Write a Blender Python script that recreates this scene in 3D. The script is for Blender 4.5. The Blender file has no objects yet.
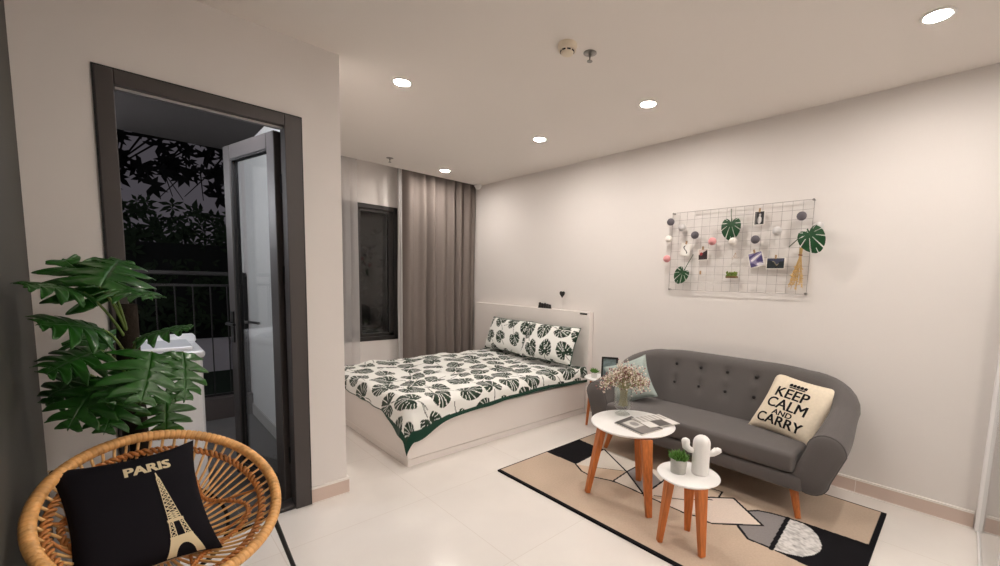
import bpy, bmesh, math, random
import numpy as np
from mathutils import Vector, Matrix, noise as mnoise
random.seed(7)
rng = np.random.default_rng(5)
SC = bpy.context.scene
COL = SC.collection
PI = math.pi

# ------------------------------------------------------------------ camera numbers
CH, YAW, PITCH, ROLL, F, CX, CY = 1.3527, .7749, .1008, .0278, 419.2214, 535.0243, 323.9447
def cam_axes():
    fw = Vector((math.sin(YAW)*math.cos(PITCH), math.cos(YAW)*math.cos(PITCH), -math.sin(PITCH)))
    r = Vector((math.cos(YAW), -math.sin(YAW), 0)); u = r.cross(fw)
    c, s = math.cos(ROLL), math.sin(ROLL)
    return c*r + s*u, -s*r + c*u, fw
R_, U_, F_ = cam_axes()

# ------------------------------------------------------------------ colour and materials
def lin(c):
    return tuple(((v/255)/12.92 if v/255 <= .04045 else ((v/255+.055)/1.055)**2.4) for v in c)
MATS = {}
def mat(name, rgb, rough=.6, metal=0., spec=None, var=0., vscale=20., bump=0., bscale=200., emit=None, sheen=0., attr=None, coat=0., stretch=None):
    if name in MATS: return MATS[name]
    m = bpy.data.materials.new(name); m.use_nodes = True
    nt = m.node_tree; b = nt.nodes['Principled BSDF']
    col = lin(rgb) + (1,)
    b.inputs['Base Color'].default_value = col
    b.inputs['Roughness'].default_value = rough
    b.inputs['Metallic'].default_value = metal
    b.inputs['Specular IOR Level'].default_value = spec if spec is not None else (.15 if rough >= .8 else .5)
    if sheen: b.inputs['Sheen Weight'].default_value = sheen
    if coat: b.inputs['Coat Weight'].default_value = coat
    tc = nt.nodes.new('ShaderNodeTexCoord')
    src = tc.outputs['Object']
    if stretch:
        mp = nt.nodes.new('ShaderNodeMapping'); mp.inputs['Scale'].default_value = stretch
        nt.links.new(src, mp.inputs['Vector']); src = mp.outputs['Vector']
    colsock = None
    if attr:
        a = nt.nodes.new('ShaderNodeAttribute'); a.attribute_name = attr
        colsock = a.outputs['Color']
    if var:
        n = nt.nodes.new('ShaderNodeTexNoise'); n.inputs['Scale'].default_value = vscale; n.inputs['Detail'].default_value = 4
        nt.links.new(src, n.inputs['Vector'])
        mr = nt.nodes.new('ShaderNodeMapRange')
        mr.inputs['From Min'].default_value = .3; mr.inputs['From Max'].default_value = .7
        mr.inputs['To Min'].default_value = 1-var; mr.inputs['To Max'].default_value = 1+var
        nt.links.new(n.outputs['Fac'], mr.inputs['Value'])
        vm = nt.nodes.new('ShaderNodeVectorMath'); vm.operation = 'SCALE'
        if colsock: nt.links.new(colsock, vm.inputs[0])
        else: vm.inputs[0].default_value = col[:3]
        nt.links.new(mr.outputs['Result'], vm.inputs['Scale'])
        colsock = vm.outputs['Vector']
    if colsock: nt.links.new(colsock, b.inputs['Base Color'])
    if bump:
        n2 = nt.nodes.new('ShaderNodeTexNoise'); n2.inputs['Scale'].default_value = bscale; n2.inputs['Detail'].default_value = 3
        nt.links.new(src, n2.inputs['Vector'])
        bp = nt.nodes.new('ShaderNodeBump'); bp.inputs['Strength'].default_value = bump; bp.inputs['Distance'].default_value = .004
        nt.links.new(n2.outputs['Fac'], bp.inputs['Height']); nt.links.new(bp.outputs['Normal'], b.inputs['Normal'])
    if emit:
        b.inputs['Emission Color'].default_value = lin(emit[0]) + (1,)
        b.inputs['Emission Strength'].default_value = emit[1]
    MATS[name] = m
    return m

def glass_mat(name, tint=(.95, .96, .96), refl=1.0, ior=1.5, rough=.02):
    m = bpy.data.materials.new(name); m.use_nodes = True
    nt = m.node_tree; nt.nodes.clear()
    out = nt.nodes.new('ShaderNodeOutputMaterial'); mx = nt.nodes.new('ShaderNodeMixShader')
    tr = nt.nodes.new('ShaderNodeBsdfTransparent'); tr.inputs['Color'].default_value = tint + (1,)
    gl = nt.nodes.new('ShaderNodeBsdfGlossy'); gl.inputs['Roughness'].default_value = rough
    fr = nt.nodes.new('ShaderNodeFresnel'); fr.inputs['IOR'].default_value = ior
    ge = nt.nodes.new('ShaderNodeNewGeometry'); mi = nt.nodes.new('ShaderNodeMapRange')
    mi.inputs['To Min'].default_value = ior; mi.inputs['To Max'].default_value = 1/ior
    nt.links.new(ge.outputs['Backfacing'], mi.inputs['Value']); nt.links.new(mi.outputs['Result'], fr.inputs['IOR'])
    nt.links.new(fr.outputs[0], mx.inputs[0]); nt.links.new(tr.outputs[0], mx.inputs[1]); nt.links.new(gl.outputs[0], mx.inputs[2])
    nt.links.new(mx.outputs[0], out.inputs['Surface'])
    return m

def sheer_mat():
    m = bpy.data.materials.new('sheer_voile'); m.use_nodes = True
    nt = m.node_tree; nt.nodes.clear()
    out = nt.nodes.new('ShaderNodeOutputMaterial'); mx = nt.nodes.new('ShaderNodeMixShader'); mx2 = nt.nodes.new('ShaderNodeMixShader')
    tr = nt.nodes.new('ShaderNodeBsdfTransparent')
    d = nt.nodes.new('ShaderNodeBsdfDiffuse'); d.inputs['Color'].default_value = lin((225, 222, 222)) + (1,)
    t = nt.nodes.new('ShaderNodeBsdfTranslucent'); t.inputs['Color'].default_value = lin((225, 222, 222)) + (1,)
    mx.inputs[0].default_value = .35; mx2.inputs[0].default_value = .58
    nt.links.new(d.outputs[0], mx.inputs[1]); nt.links.new(t.outputs[0], mx.inputs[2])
    nt.links.new(tr.outputs[0], mx2.inputs[1]); nt.links.new(mx.outputs[0], mx2.inputs[2])
    nt.links.new(mx2.outputs[0], out.inputs['Surface'])
    return m

def tile_mat(name, rgb, joint, size, rough, jw=.004, off=(0, 0)):
    m = bpy.data.materials.new(name); m.use_nodes = True
    nt = m.node_tree; b = nt.nodes['Principled BSDF']
    tc = nt.nodes.new('ShaderNodeTexCoord'); mp = nt.nodes.new('ShaderNodeMapping')
    mp.inputs['Location'].default_value = (off[0], off[1], 0)
    br = nt.nodes.new('ShaderNodeTexBrick'); br.offset = 0; br.squash = 1
    br.inputs['Scale'].default_value = 1; br.inputs['Brick Width'].default_value = size; br.inputs['Row Height'].default_value = size
    br.inputs['Mortar Size'].default_value = jw; br.inputs['Mortar Smooth'].default_value = .3
    c = lin(rgb)
    br.inputs['Color1'].default_value = c + (1,); br.inputs['Color2'].default_value = tuple(v*.985 for v in c) + (1,)
    br.inputs['Mortar'].default_value = lin(joint) + (1,)
    n = nt.nodes.new('ShaderNodeTexNoise'); n.inputs['Scale'].default_value = 3; n.inputs['Detail'].default_value = 6
    mr = nt.nodes.new('ShaderNodeMapRange'); mr.inputs['From Min'].default_value = .3; mr.inputs['From Max'].default_value = .7
    mr.inputs['To Min'].default_value = .97; mr.inputs['To Max'].default_value = 1.03
    vm = nt.nodes.new('ShaderNodeVectorMath'); vm.operation = 'SCALE'
    nt.links.new(tc.outputs['Object'], mp.inputs['Vector']); nt.links.new(mp.outputs['Vector'], br.inputs['Vector'])
    nt.links.new(tc.outputs['Object'], n.inputs['Vector']); nt.links.new(n.outputs['Fac'], mr.inputs['Value'])
    nt.links.new(br.outputs['Color'], vm.inputs[0]); nt.links.new(mr.outputs['Result'], vm.inputs['Scale'])
    nt.links.new(vm.outputs['Vector'], b.inputs['Base Color'])
    b.inputs['Roughness'].default_value = rough
    return m

# ------------------------------------------------------------------ mesh builder
class MB:
    def __init__(s): s.v = []; s.f = []; s.c = None
    def add(s, vs, fs):
        o = len(s.v); s.v.extend([tuple(map(float, p)) for p in vs]); s.f.extend([tuple(i+o for i in f) for f in fs]); return s
    def box(s, a, b):
        x0, y0, z0 = a; x1, y1, z1 = b
        return s.add([(x0,y0,z0),(x1,y0,z0),(x1,y1,z0),(x0,y1,z0),(x0,y0,z1),(x1,y0,z1),(x1,y1,z1),(x0,y1,z1)],
                     [(0,3,2,1),(4,5,6,7),(0,1,5,4),(1,2,6,5),(2,3,7,6),(3,0,4,7)])
    def obox(s, c, ax, h):       # oriented box: centre, three axes, half sizes
        c = Vector(c); vs = []
        for k in (-1, 1):
            for i, j in ((-1,-1),(1,-1),(1,1),(-1,1)):
                vs.append(c + ax[0]*h[0]*i + ax[1]*h[1]*j + ax[2]*h[2]*k)
        return s.add(vs, [(0,3,2,1),(4,5,6,7),(0,1,5,4),(1,2,6,5),(2,3,7,6),(3,0,4,7)])
    def prism(s, pts, z0, z1):   # polygon in XY, counter-clockwise
        n = len(pts)
        return s.add([(x, y, z0) for x, y in pts] + [(x, y, z1) for x, y in pts],
                     [tuple(range(n-1, -1, -1)), tuple(range(n, 2*n))] + [(i, (i+1) % n, n+(i+1) % n, n+i) for i in range(n)])
    def bar(s, p0, p1, w0, w1, d0=None, d1=None, hint=(0, 0, 1)):  # tapered square bar
        p0, p1 = Vector(p0), Vector(p1); t = (p1-p0).normalized(); h = Vector(hint)
        if abs(t.dot(h)) > .98: h = Vector((1, 0, 0))
        a = t.cross(h).normalized(); b = t.cross(a).normalized()
        d0 = d0 or w0; d1 = d1 or w1; vs = []
        for p, w, d in ((p0, w0, d0), (p1, w1, d1)):
            for i, j in ((-1,-1),(1,-1),(1,1),(-1,1)): vs.append(p + a*w/2*i + b*d/2*j)
        return s.add(vs, [(0,1,2,3),(7,6,5,4),(0,4,5,1),(1,5,6,2),(2,6,7,3),(3,7,4,0)])
    def tube(s, path, rad, n=8, closed=False):
        P = [Vector(p) for p in path]; m = len(P)
        rs = rad if hasattr(rad, '__len__') else [rad]*m
        T = []
        for i in range(m):
            if closed: d = P[(i+1) % m]-P[i-1]
            else: d = P[min(i+1, m-1)]-P[max(i-1, 0)]
            T.append(d.normalized() if d.length > 1e-9 else Vector((0, 0, 1)))
        a = T[0].orthogonal().normalized(); vs = []
        for i in range(m):
            a = (a - T[i]*a.dot(T[i]))
            a = a.normalized() if a.length > 1e-6 else T[i].orthogonal().normalized()
            b = T[i].cross(a)
            for k in range(n):
                th = 2*PI*k/n
                vs.append(P[i] + (a*math.cos(th)+b*math.sin(th))*rs[i])
        fs = []
        for i in range(m if closed else m-1):
            j = (i+1) % m
            for k in range(n):
                fs.append((i*n+k, i*n+(k+1) % n, j*n+(k+1) % n, j*n+k))
        if not closed:
            fs.append(tuple(range(n-1, -1, -1))); fs.append(tuple((m-1)*n+k for k in range(n)))
        return s.add(vs, fs)
    def lathe(s, c, prof, n=32, ax=None):   # prof: list of (r, h); ax: (e1, e2, up)
        c = Vector(c); e1, e2, up = ax or (Vector((1,0,0)), Vector((0,1,0)), Vector((0,0,1)))
        vs = []; fs = []; m = len(prof)
        for r, h in prof:
            for k in range(n):
                th = 2*PI*k/n
                vs.append(c + (e1*math.cos(th)+e2*math.sin(th))*max(r, 1e-5) + up*h)
        for i in range(m-1):
            for k in range(n):
                fs.append((i*n+k, i*n+(k+1) % n, (i+1)*n+(k+1) % n, (i+1)*n+k))
        fs.append(tuple(range(n-1, -1, -1))); fs.append(tuple((m-1)*n+k for k in range(n)))
        return s.add(vs, fs)
    def ball(s, c, r, nu=12, nv=8, sc=(1, 1, 1)):
        prof = [(r*math.sin(PI*i/nv), -r*math.cos(PI*i/nv)) for i in range(nv+1)]
        o = len(s.v); s.lathe((0, 0, 0), prof, nu)
        for i in range(o, len(s.v)):
            p = s.v[i]; s.v[i] = (c[0]+p[0]*sc[0], c[1]+p[1]*sc[1], c[2]+p[2]*sc[2])
        return s
    def octa(s, c, r):
        x, y, z = c
        return s.add([(x+r,y,z),(x-r,y,z),(x,y+r,z),(x,y-r,z),(x,y,z+r),(x,y,z-r)],
                     [(0,2,4),(2,1,4),(1,3,4),(3,0,4),(2,0,5),(1,2,5),(3,1,5),(0,3,5)])
    def grid(s, P, closed_u=False):   # P: array (nu, nv, 3)
        nu, nv = P.shape[:2]; fs = []
        for i in range(nu if closed_u else nu-1):
            for j in range(nv-1):
                a = i*nv+j; b = ((i+1) % nu)*nv+j
                fs.append((a, b, b+1, a+1))
        return s.add(P.reshape(-1, 3), fs)
    def build(s, name, m, parent=None, smooth=False, origin=None, cols=None, bevel=0, seg=2, solid=0, angle=None):
        if parent is not None: o0 = root_loc(parent)
        else: o0 = Vector(origin) if origin is not None else Vector((0, 0, 0))
        me = bpy.data.meshes.new(name)
        me.from_pydata([(p[0]-o0.x, p[1]-o0.y, p[2]-o0.z) for p in s.v], [], s.f)
        bm = bmesh.new(); bm.from_mesh(me); bmesh.ops.recalc_face_normals(bm, faces=bm.faces); bm.to_mesh(me); bm.free()
        if cols is not None:
            at_ = me.color_attributes.new('pattern', 'FLOAT_COLOR', 'POINT')
            c4 = np.ones((len(me.vertices), 4), np.float32); c4[:, :3] = cols
            at_.data.foreach_set('color', c4.ravel())
        for mm in (m if isinstance(m, (list, tuple)) else [m]): me.materials.append(mm)
        if smooth: me.polygons.foreach_set('use_smooth', [True]*len(me.polygons))
        if angle: me.set_sharp_from_angle(angle=math.radians(angle))
        ob = bpy.data.objects.new(name, me); COL.objects.link(ob)
        if parent is not None: ob.parent = parent
        else: ob.location = o0
        if bevel:
            md = ob.modifiers.new('bevel', 'BEVEL'); md.width = bevel; md.segments = seg; md.limit_method = 'ANGLE'; md.angle_limit = math.radians(40)
            md.harden_normals = False
        if solid:
            md = ob.modifiers.new('thickness', 'SOLIDIFY'); md.thickness = solid; md.offset = 0
        return ob

def root_loc(o):
    while o.parent is not None: o = o.parent
    return o.location.copy()
def tag(o, label, cat, group=None):
    o['label'] = label; o['category'] = cat
    if group: o['group'] = group
    return o
def thing(name, label, cat, loc, group=None):
    o = bpy.data.objects.new(name, None); COL.objects.link(o); o.location = loc; o.empty_display_size = .05
    return tag(o, label, cat, group)
def struct(name, mb, m, **k):
    o = mb.build(name, m, **k)
    if o.parent is None: o['kind'] = 'structure'
    return o
def copy_tree(o, loc, label, parent=None):
    c = o.copy(); COL.objects.link(c)
    if parent is None:
        c.location = loc; c['label'] = label
    else: c.parent = parent
    for ch in list(o.children): copy_tree(ch, None, None, c)
    return c

# ------------------------------------------------------------------ room numbers
XL, XR, YP, XP, YW, H = -.27, 3.454, 2.607, .936, 4.668, 2.6
YN, YB = 4.90, -2.6            # window wall plane, wall behind the camera
XB = .846                      # balcony side of the dividing wall
DX0, DX1, DZ = -.05, .727, 2.196

M_wall = mat('warm_white_paint', (230, 225, 222), .75, bump=.03, bscale=300)
M_ceil = mat('ceiling_paint', (236, 230, 225), .85)
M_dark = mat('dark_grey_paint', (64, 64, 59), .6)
M_floor = tile_mat('beige_porcelain_tile', (233, 228, 223), (220, 213, 206), .8, .2, .0022, (.32, .18))
M_base = mat('beige_skirting_tile', (210, 190, 179), .35)
M_white = mat('white_satin', (240, 238, 236), .4)
M_bead = mat('white_bead', (240, 235, 230), .4)
M_alu = mat('dark_grey_aluminium', (70, 65, 64), .45, .1)
M_rubber = mat('black_rubber', (22, 21, 22), .6)
M_glass = glass_mat('clear_glass')
M_black = mat('black_metal', (20, 20, 21), .45, .5)

# floor, ceiling, walls
fl = MB(); fl.prism([(XL-.1, YB), (XR+.1, YB), (XR+.1, YN+.1), (XB, YN+.1), (XB, YP), (XL-.1, YP)], -.12, 0)
struct('floor', fl, M_floor)
ce = MB(); ce.prism([(XL-.1, YB), (XR+.1, YB), (XR+.1, YW), (XB, YW), (XB, YP+.02), (XL-.1, YP+.02)], H, H+.3)
ce.box((XB, YW, H+.2), (XR+.1, YN+.1, H+.3))
struct('ceiling', ce, M_ceil)
struct('wall_right', MB().box((XR, YB, 0), (XR+.15, YN+.15, H+.3)), M_wall)
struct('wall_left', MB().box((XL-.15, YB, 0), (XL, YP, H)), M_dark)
struct('wall_back', MB().box((XL-.15, YB-.15, 0), (XR+.15, YB, H)), M_wall)
pw = MB()
pw.box((XL-.15, YP, 0), (DX0, YP+.13, H+.3)); pw.box((DX1, YP, 0), (XP, YP+.13, H+.3)); pw.box((DX0, YP, DZ), (DX1, YP+.13, H+.3))
pw.box((XB, YP+.13, 0), (XP, YN+.15, H+.3))
struct('wall_partition', pw, M_wall)
WX0, WX1, WZ0, WZ1 = 1.02, 2.41, .595, 2.19
ww = MB()
ww.box((XP, YN, 0), (XR, YN+.15, WZ0)); ww.box((XP, YN, WZ1), (XR, YN+.15, H+.3))
ww.box((XP, YN, WZ0), (WX0, YN+.15, WZ1)); ww.box((WX1, YN, WZ0), (XR, YN+.15, WZ1))
struct('wall_window', ww, M_wall)

# skirting: tile strip + white bead, split by the setting's sides
def skirt(name, a, b, n):   # a,b in XY along wall; n inward normal
    a, b, n = Vector((*a, 0)), Vector((*b, 0)), Vector((*n, 0)); d = (b-a).normalized(); L = (b-a).length
    t = MB(); t.obox((a+b)/2+n*.006+Vector((0, 0, .044)), (d, n, Vector((0, 0, 1))), (L/2, .006, .044))
    o = struct(name, t, M_base)
    t2 = MB(); t2.obox((a+b)/2+n*.007+Vector((0, 0, .0945)), (d, n, Vector((0, 0, 1))), (L/2, .0075, .0065))
    t2.build('bead', M_bead, o)
    t3 = MB(); t3.obox((a+b)/2+n*.0075+Vector((0, 0, .0035)), (d, n, Vector((0, 0, 1))), (L/2, .0075, .0035)); t3.build('grout_line', M_bead, o)
    g = MB()
    k = .55
    while k < L:
        g.obox(a+d*k+n*.0065+Vector((0, 0, .044)), (d, n, Vector((0, 0, 1))), (.0015, .006, .0435)); k += .8
    if g.v: g.build('joint', M_bead, o)
    return o
skirt('baseboard_right', (XR, -.148), (XR, 2.66), (-1, 0))
skirt('baseboard_right_far_side', (XR, YB), (XR, -.2), (-1, 0))
skirt('baseboard_partition', (DX1+.005, YP), (XP+.012, YP), (0, -1))
skirt('baseboard_partition_left', (XL, YP), (DX0-.005, YP), (0, -1))
skirt('baseboard_partition_end', (XP, YP), (XP, YN), (1, 0))

# ------------------------------------------------------------------ balcony door (frame, opened leaf)
door = bpy.data.objects.new('door_1', None); COL.objects.link(door); door.location = ((DX0+DX1)/2, YP, 0); door['kind'] = 'structure'
fr = MB(); y0, y1 = YP-.012, YP+.085
fr.box((DX0, y0, 0), (.009, y1, DZ)); fr.box((.647, y0, 0), (DX1, y1, DZ)); fr.box((.009, y0, 2.135), (.647, y1, DZ)); fr.box((.009, y0+.02, 0), (.647, y1, .02))
fr.build('door_frame', M_alu, door, bevel=.004)
MB().box((.012, y0+.03, 2.127), (.645, y0+.045, 2.135)).build('reflection_strip', mat('pale_reflection', (190, 188, 186), .6), door)  # pale colour stands in for the bright reflection along the header's underside
rb = MB(); rb.box((DX0-.006, y0+.004, 0), (DX0, YP, DZ+.006)); rb.box((DX1, y0+.004, 0), (DX1+.006, YP, DZ+.006)); rb.box((DX0, y0+.004, DZ), (DX1, YP, DZ+.006))
rb.build('sealant_line', M_rubber, door)
hin, free = Vector((.640, YP+.095, 0)), Vector((.500, 3.31, 0))
e1 = (free-hin).normalized(); e2 = Vector((0, 0, 1)).cross(e1); e3 = Vector((0, 0, 1)); LW = (free-hin).length
def dbox(mb, u0, u1, w0, w1, z0, z1):
    mb.obox(hin+e1*(u0+u1)/2+e2*(w0+w1)/2+e3*(z0+z1)/2, (e1, e2, e3), ((u1-u0)/2, (w1-w0)/2, (z1-z0)/2)); return mb
lf = MB()
dbox(lf, 0, .085, -.024, .024, .025, 2.13); dbox(lf, LW-.085, LW, -.024, .024, .025, 2.13)
dbox(lf, .085, LW-.085, -.024, .024, 2.045, 2.13); dbox(lf, .085, LW-.085, -.024, .024, .025, .12)
leaf = lf.build('door_leaf', M_alu, door, bevel=.004)
dbox(MB(), .085, LW-.085, -.004, .004, .12, 2.045).build('glass_pane', M_glass, leaf)
bd = MB()
for w in (-.012, .012):
    dbox(bd, .085, .093, w-.006, w+.006, .12, 2.045); dbox(bd, LW-.093, LW-.085, w-.006, w+.006, .12, 2.045)
    dbox(bd, .093, LW-.093, w-.006, w+.006, 2.037, 2.045); dbox(bd, .093, LW-.093, w-.006, w+.006, .12, .128)
bd.build('glazing_bead', M_rubber, leaf)
for sgn in (-1, 1):
    hd = MB(); dbox(hd, LW-.062, LW-.03, sgn*.024, sgn*.032, .91, 1.11)
    p = hin+e1*(LW-.046)+e3*1.035
    hd.tube([p+e2*sgn*.028, p+e2*sgn*.06, p+e2*sgn*.07-e1*.02, p+e2*sgn*.07-e1*.125], .009, 10)
    hd.build('door_handle', M_black if sgn > 0 else mat('satin_steel', (170, 168, 165), .3, .9), leaf, smooth=True, angle=40)
for z in (.3, 1.35, 1.85):
    MB().tube([hin+Vector((.012, -.012, z-.05)), hin+Vector((.012, -.012, z+.05))], .012, 10).build('hinge', M_black, door, smooth=True, angle=50)

# ------------------------------------------------------------------ balcony and the garden beyond it
M_btile = tile_mat('grey_balcony_tile', (92, 89, 88), (118, 115, 113), .4, .5, .003)
struct('floor_balcony', MB().box((-1.0, YP+.13, -.12), (XB, 4.75, -.005)), M_btile)
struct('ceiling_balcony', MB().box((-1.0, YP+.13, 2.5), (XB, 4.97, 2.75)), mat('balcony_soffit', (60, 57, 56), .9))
struct('wall_balcony_left', MB().box((-1.1, YP, -.1), (-1.0, 5.1, 2.75)), M_wall)
struct('wall_balcony_right', MB().box((XB-.004, YP+.13, -.005), (XB, 4.75, 2.6)).box((XB-.004, 4.95, -.3), (XP, 5.2, 2.75)), mat('balcony_white_paint', (236, 236, 234), .6))
bsk = MB().box((XB-.014, YP+.13, -.005), (XB-.004, 4.75, .1)); struct('baseboard_balcony', bsk, mat('pale_skirting', (196, 192, 188), .4))
struct('trim_1', MB().box((-1.0, 4.75, -.2), (XB, 4.95, .19)), mat('grey_kerb_tile', (80, 72, 69), .5))
rl = thing('balcony_railing', 'dark metal balcony railing with thin upright bars beyond the open glass door', 'railing', (-.1, 4.85, .19))
M_rail = mat('railing_paint', (40, 38, 38), .4, .4)
MB().box((-.99, 4.825, 1.325), (XB-.01, 4.875, 1.36)).build('handrail', M_rail, rl, bevel=.006)
MB().box((-.99, 4.838, 1.225), (XB-.01, 4.862, 1.245)).build('upper_rail', M_rail, rl)
MB().box((-.99, 4.838, .195), (XB-.01, 4.862, .215)).build('lower_rail', M_rail, rl)
x = -.94
while x < XB-.03:
    MB().box((x-.0045, 4.845, .215), (x+.0045, 4.855, 1.225)).build('baluster', M_rail, rl); x += .125
for xx in (-.985, XB-.02):
    MB().box((xx-.015, 4.835, .19), (xx+.015, 4.865, 1.325)).build('post', M_rail, rl)
M_lawn = mat('night_lawn', (22, 32, 24), .95, var=.35, vscale=60, bump=.5, bscale=120)
struct('ground', MB().box((-9, 4.95, .0), (9, 14, .12)), M_lawn)
gw = MB()
for k in range(-10, 12):
    gw.box((k*.62-.3, 6.5, .12), (k*.62+.3, 6.6, .53))
gw.box((-6.5, 6.52, .12), (7.2, 6.58, .47))
tag(gw.build('garden_wall', mat('white_garden_panel', (150, 146, 152), .7), origin=(0, 6.5, .12)), 'low white panelled garden wall at the end of the dark lawn', 'garden wall')
M_leafd = mat('night_leaf', (10, 11, 11), .8)
M_leafg = mat('night_bush', (24, 34, 21), .85)
def leaflets(mb, c, size, n, nrm, tilt=.2):
    nrm = Vector(nrm).normalized(); a = nrm.orthogonal().normalized(); b = nrm.cross(a); ph = random.random()*6
    for k in range(n):
        th = ph+2*PI*k/n*.82
        d = (a*math.cos(th)+b*math.sin(th)-nrm*tilt).normalized(); w = d.cross(nrm).normalized()
        L = size*random.uniform(.75, 1.1); c_ = Vector(c)
        mb.add([c_, c_+d*L*.5+w*L*.19, c_+d*L, c_+d*L*.5-w*L*.19], [(0, 1, 2, 3)])
tr = thing('garden_tree', 'dark palmate-leaved tree hanging against the grey night sky beyond the balcony', 'tree', (3.2, 8.6, .12))
tk = MB(); tk.tube([(3.2, 8.6, .12), (3.1, 8.6, 1.5), (2.7, 8.5, 2.6), (2.0, 8.3, 3.2), (.8, 8.1, 3.25), (-.6, 8, 3.1)], [.12, .1, .08, .05, .03, .012], 8)
for k in range(16):
    x0 = random.uniform(-.5, 2.2); p0 = Vector((x0, 8.1, 3.2)); tk.tube([p0, p0+Vector((random.uniform(-.4, .1), random.uniform(-.3, .3), -.35)), p0+Vector((random.uniform(-.6, .0), random.uniform(-.4, .4), -.8))], [.014, .01, .005], 5)
tk.build('trunk', mat('night_bark', (28, 24, 22), .9), tr)
tf = MB()
for k in range(150):
    x = random.uniform(-.9, 2.6); zt = random.triangular(2.25, 3.5, 2.95)
    if zt < 2.75 and random.random() < (.35 if x < .3 else .6) and abs(zt-2.5+.25*x) > .12: continue
    leaflets(tf, (x, 8+random.uniform(-.5, .5), zt), random.uniform(.13, .20), 7, (random.uniform(-.5, .5), -1, random.uniform(-.2, .9)))
tf.build('foliage', M_leafd, tr)
def bush(name, label, cx, cy, z0, rx, rz, n, m):
    b = thing(name, label, 'hedge', (cx, cy, .12))
    f = MB()
    for k in range(n):
        t, u = random.uniform(-1, 1), random.random()**.75
        x = cx+t*rx; z = z0+u*rz*(1-.25*t*t)+random.uniform(-.06, .06); y = cy+random.uniform(-.25, .25)*(1.3-u)
        leaflets(f, (x, y, z), random.uniform(.1, .17), 5, (random.uniform(-.7, .7), -1, random.uniform(-.3, .8)))
    f.build('foliage', m, b)
    s = MB()
    for k in range(9):
        x = cx+rx*(-1+k/4); s.tube([(x, cy, .12), (x+.05, cy, z0+rz*.7)], .02, 5)
    s.box((cx-rx, cy-.1, .12), (cx+rx, cy+.1, z0+rz*.72))
    s.build('branches', M_leafd, b)
bush('garden_hedge', 'dark green hedge behind the white garden wall', .2, 7.2, .45, 3.4, 1.75, 2000, M_leafg)

bush('garden_hedge', 'tall dark hedge added outside the bedroom window to block the sky', 2.9, 6.4, .4, 1.7, 3.0, 900, M_leafd)  # added hedge, keeps the sky out of the window so its glass stays dark
# washing machine
wm = thing('washing_machine', 'white top-loading washing machine on the balcony behind the plant', 'washing machine', (.03, 3.3, -.005))
M_wm = mat('white_enamel', (238, 238, 240), .3)
MB().box((-.26, 3.06, .03), (.305, 3.6, .86)).build('body', M_wm, wm, bevel=.03, seg=4)
MB().box((-.27, 3.04, .862), (.315, 3.61, .905)).build('top_deck', M_wm, wm, bevel=.018, seg=3)
MB().box((-.22, 3.07, .906), (.265, 3.42, .93)).build('lid', mat('lid_enamel', (228, 230, 234), .25), wm, bevel=.01, seg=3)
MB().add([(-.27, 3.44, .905), (.315, 3.44, .905), (.315, 3.61, .905), (-.27, 3.61, .905), (-.27, 3.5, .945), (.315, 3.5, .945), (.315, 3.61, .945), (-.27, 3.61, .945)],
         [(0,3,2,1),(4,5,6,7),(0,1,5,4),(1,2,6,5),(2,3,7,6),(3,0,4,7)]).build('control_panel', M_wm, wm, bevel=.012, seg=3)
rg = MB()
for z in (.28, .42, .56, .70): rg.box((-.2, 3.051, z), (.25, 3.062, z+.022))
rg.build('front_ridge', mat('ridge_enamel', (222, 222, 226), .35), wm, bevel=.004)
for sx in (-.2, .25):
    for sy in (3.12, 3.54): MB().lathe((sx, sy, -.005), [(.022, 0), (.022, .036)], 12).build('foot', M_rubber, wm)

# ------------------------------------------------------------------ window, curtains
win = bpy.data.objects.new('window_1', None); COL.objects.link(win); win.location = ((WX0+WX1)/2, YN, WZ0); win['kind'] = 'structure'
wf = MB(); a0, a1 = YN-.01, YN+.07
wf.box((WX0, a0, WZ0), (WX0+.05, a1, WZ1)); wf.box((WX1-.05, a0, WZ0), (WX1, a1, WZ1)); wf.box((WX0, a0, WZ0), (WX1, a1, WZ0+.05)); wf.box((WX0, a0, WZ1-.05), (WX1, a1, WZ1))
for mx in (1.46, 1.915): wf.box((mx-.02, a0, WZ0+.05), (mx+.02, a1, WZ1-.05))
wf.build('window_frame', mat('charcoal_frame', (52, 49, 48), .4, .3), win, bevel=.004)
for xa, xb in ((WX0+.05, 1.44), (1.48, 1.895), (1.935, WX1-.05)):
    sf = MB(); sf.box((xa, a0+.02, WZ0+.05), (xa+.035, a1-.01, WZ1-.05)); sf.box((xb-.06 if xb > 2 else xb-.035, a0+.02, WZ0+.05), (xb, a1-.01, WZ1-.05)); sf.box((xa, a0+.02, WZ0+.05), (xb, a1-.01, WZ0+.085)); sf.box((xa, a0+.02, WZ1-.085), (xb, a1-.01, WZ1-.05))
    so = sf.build('sash', mat('charcoal_frame', (52, 49, 48)), win, bevel=.003)
    MB().box((xa+.03, YN+.03, WZ0+.08), (xb-.03, YN+.036, WZ1-.08)).build('pane', M_glass, so)
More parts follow.
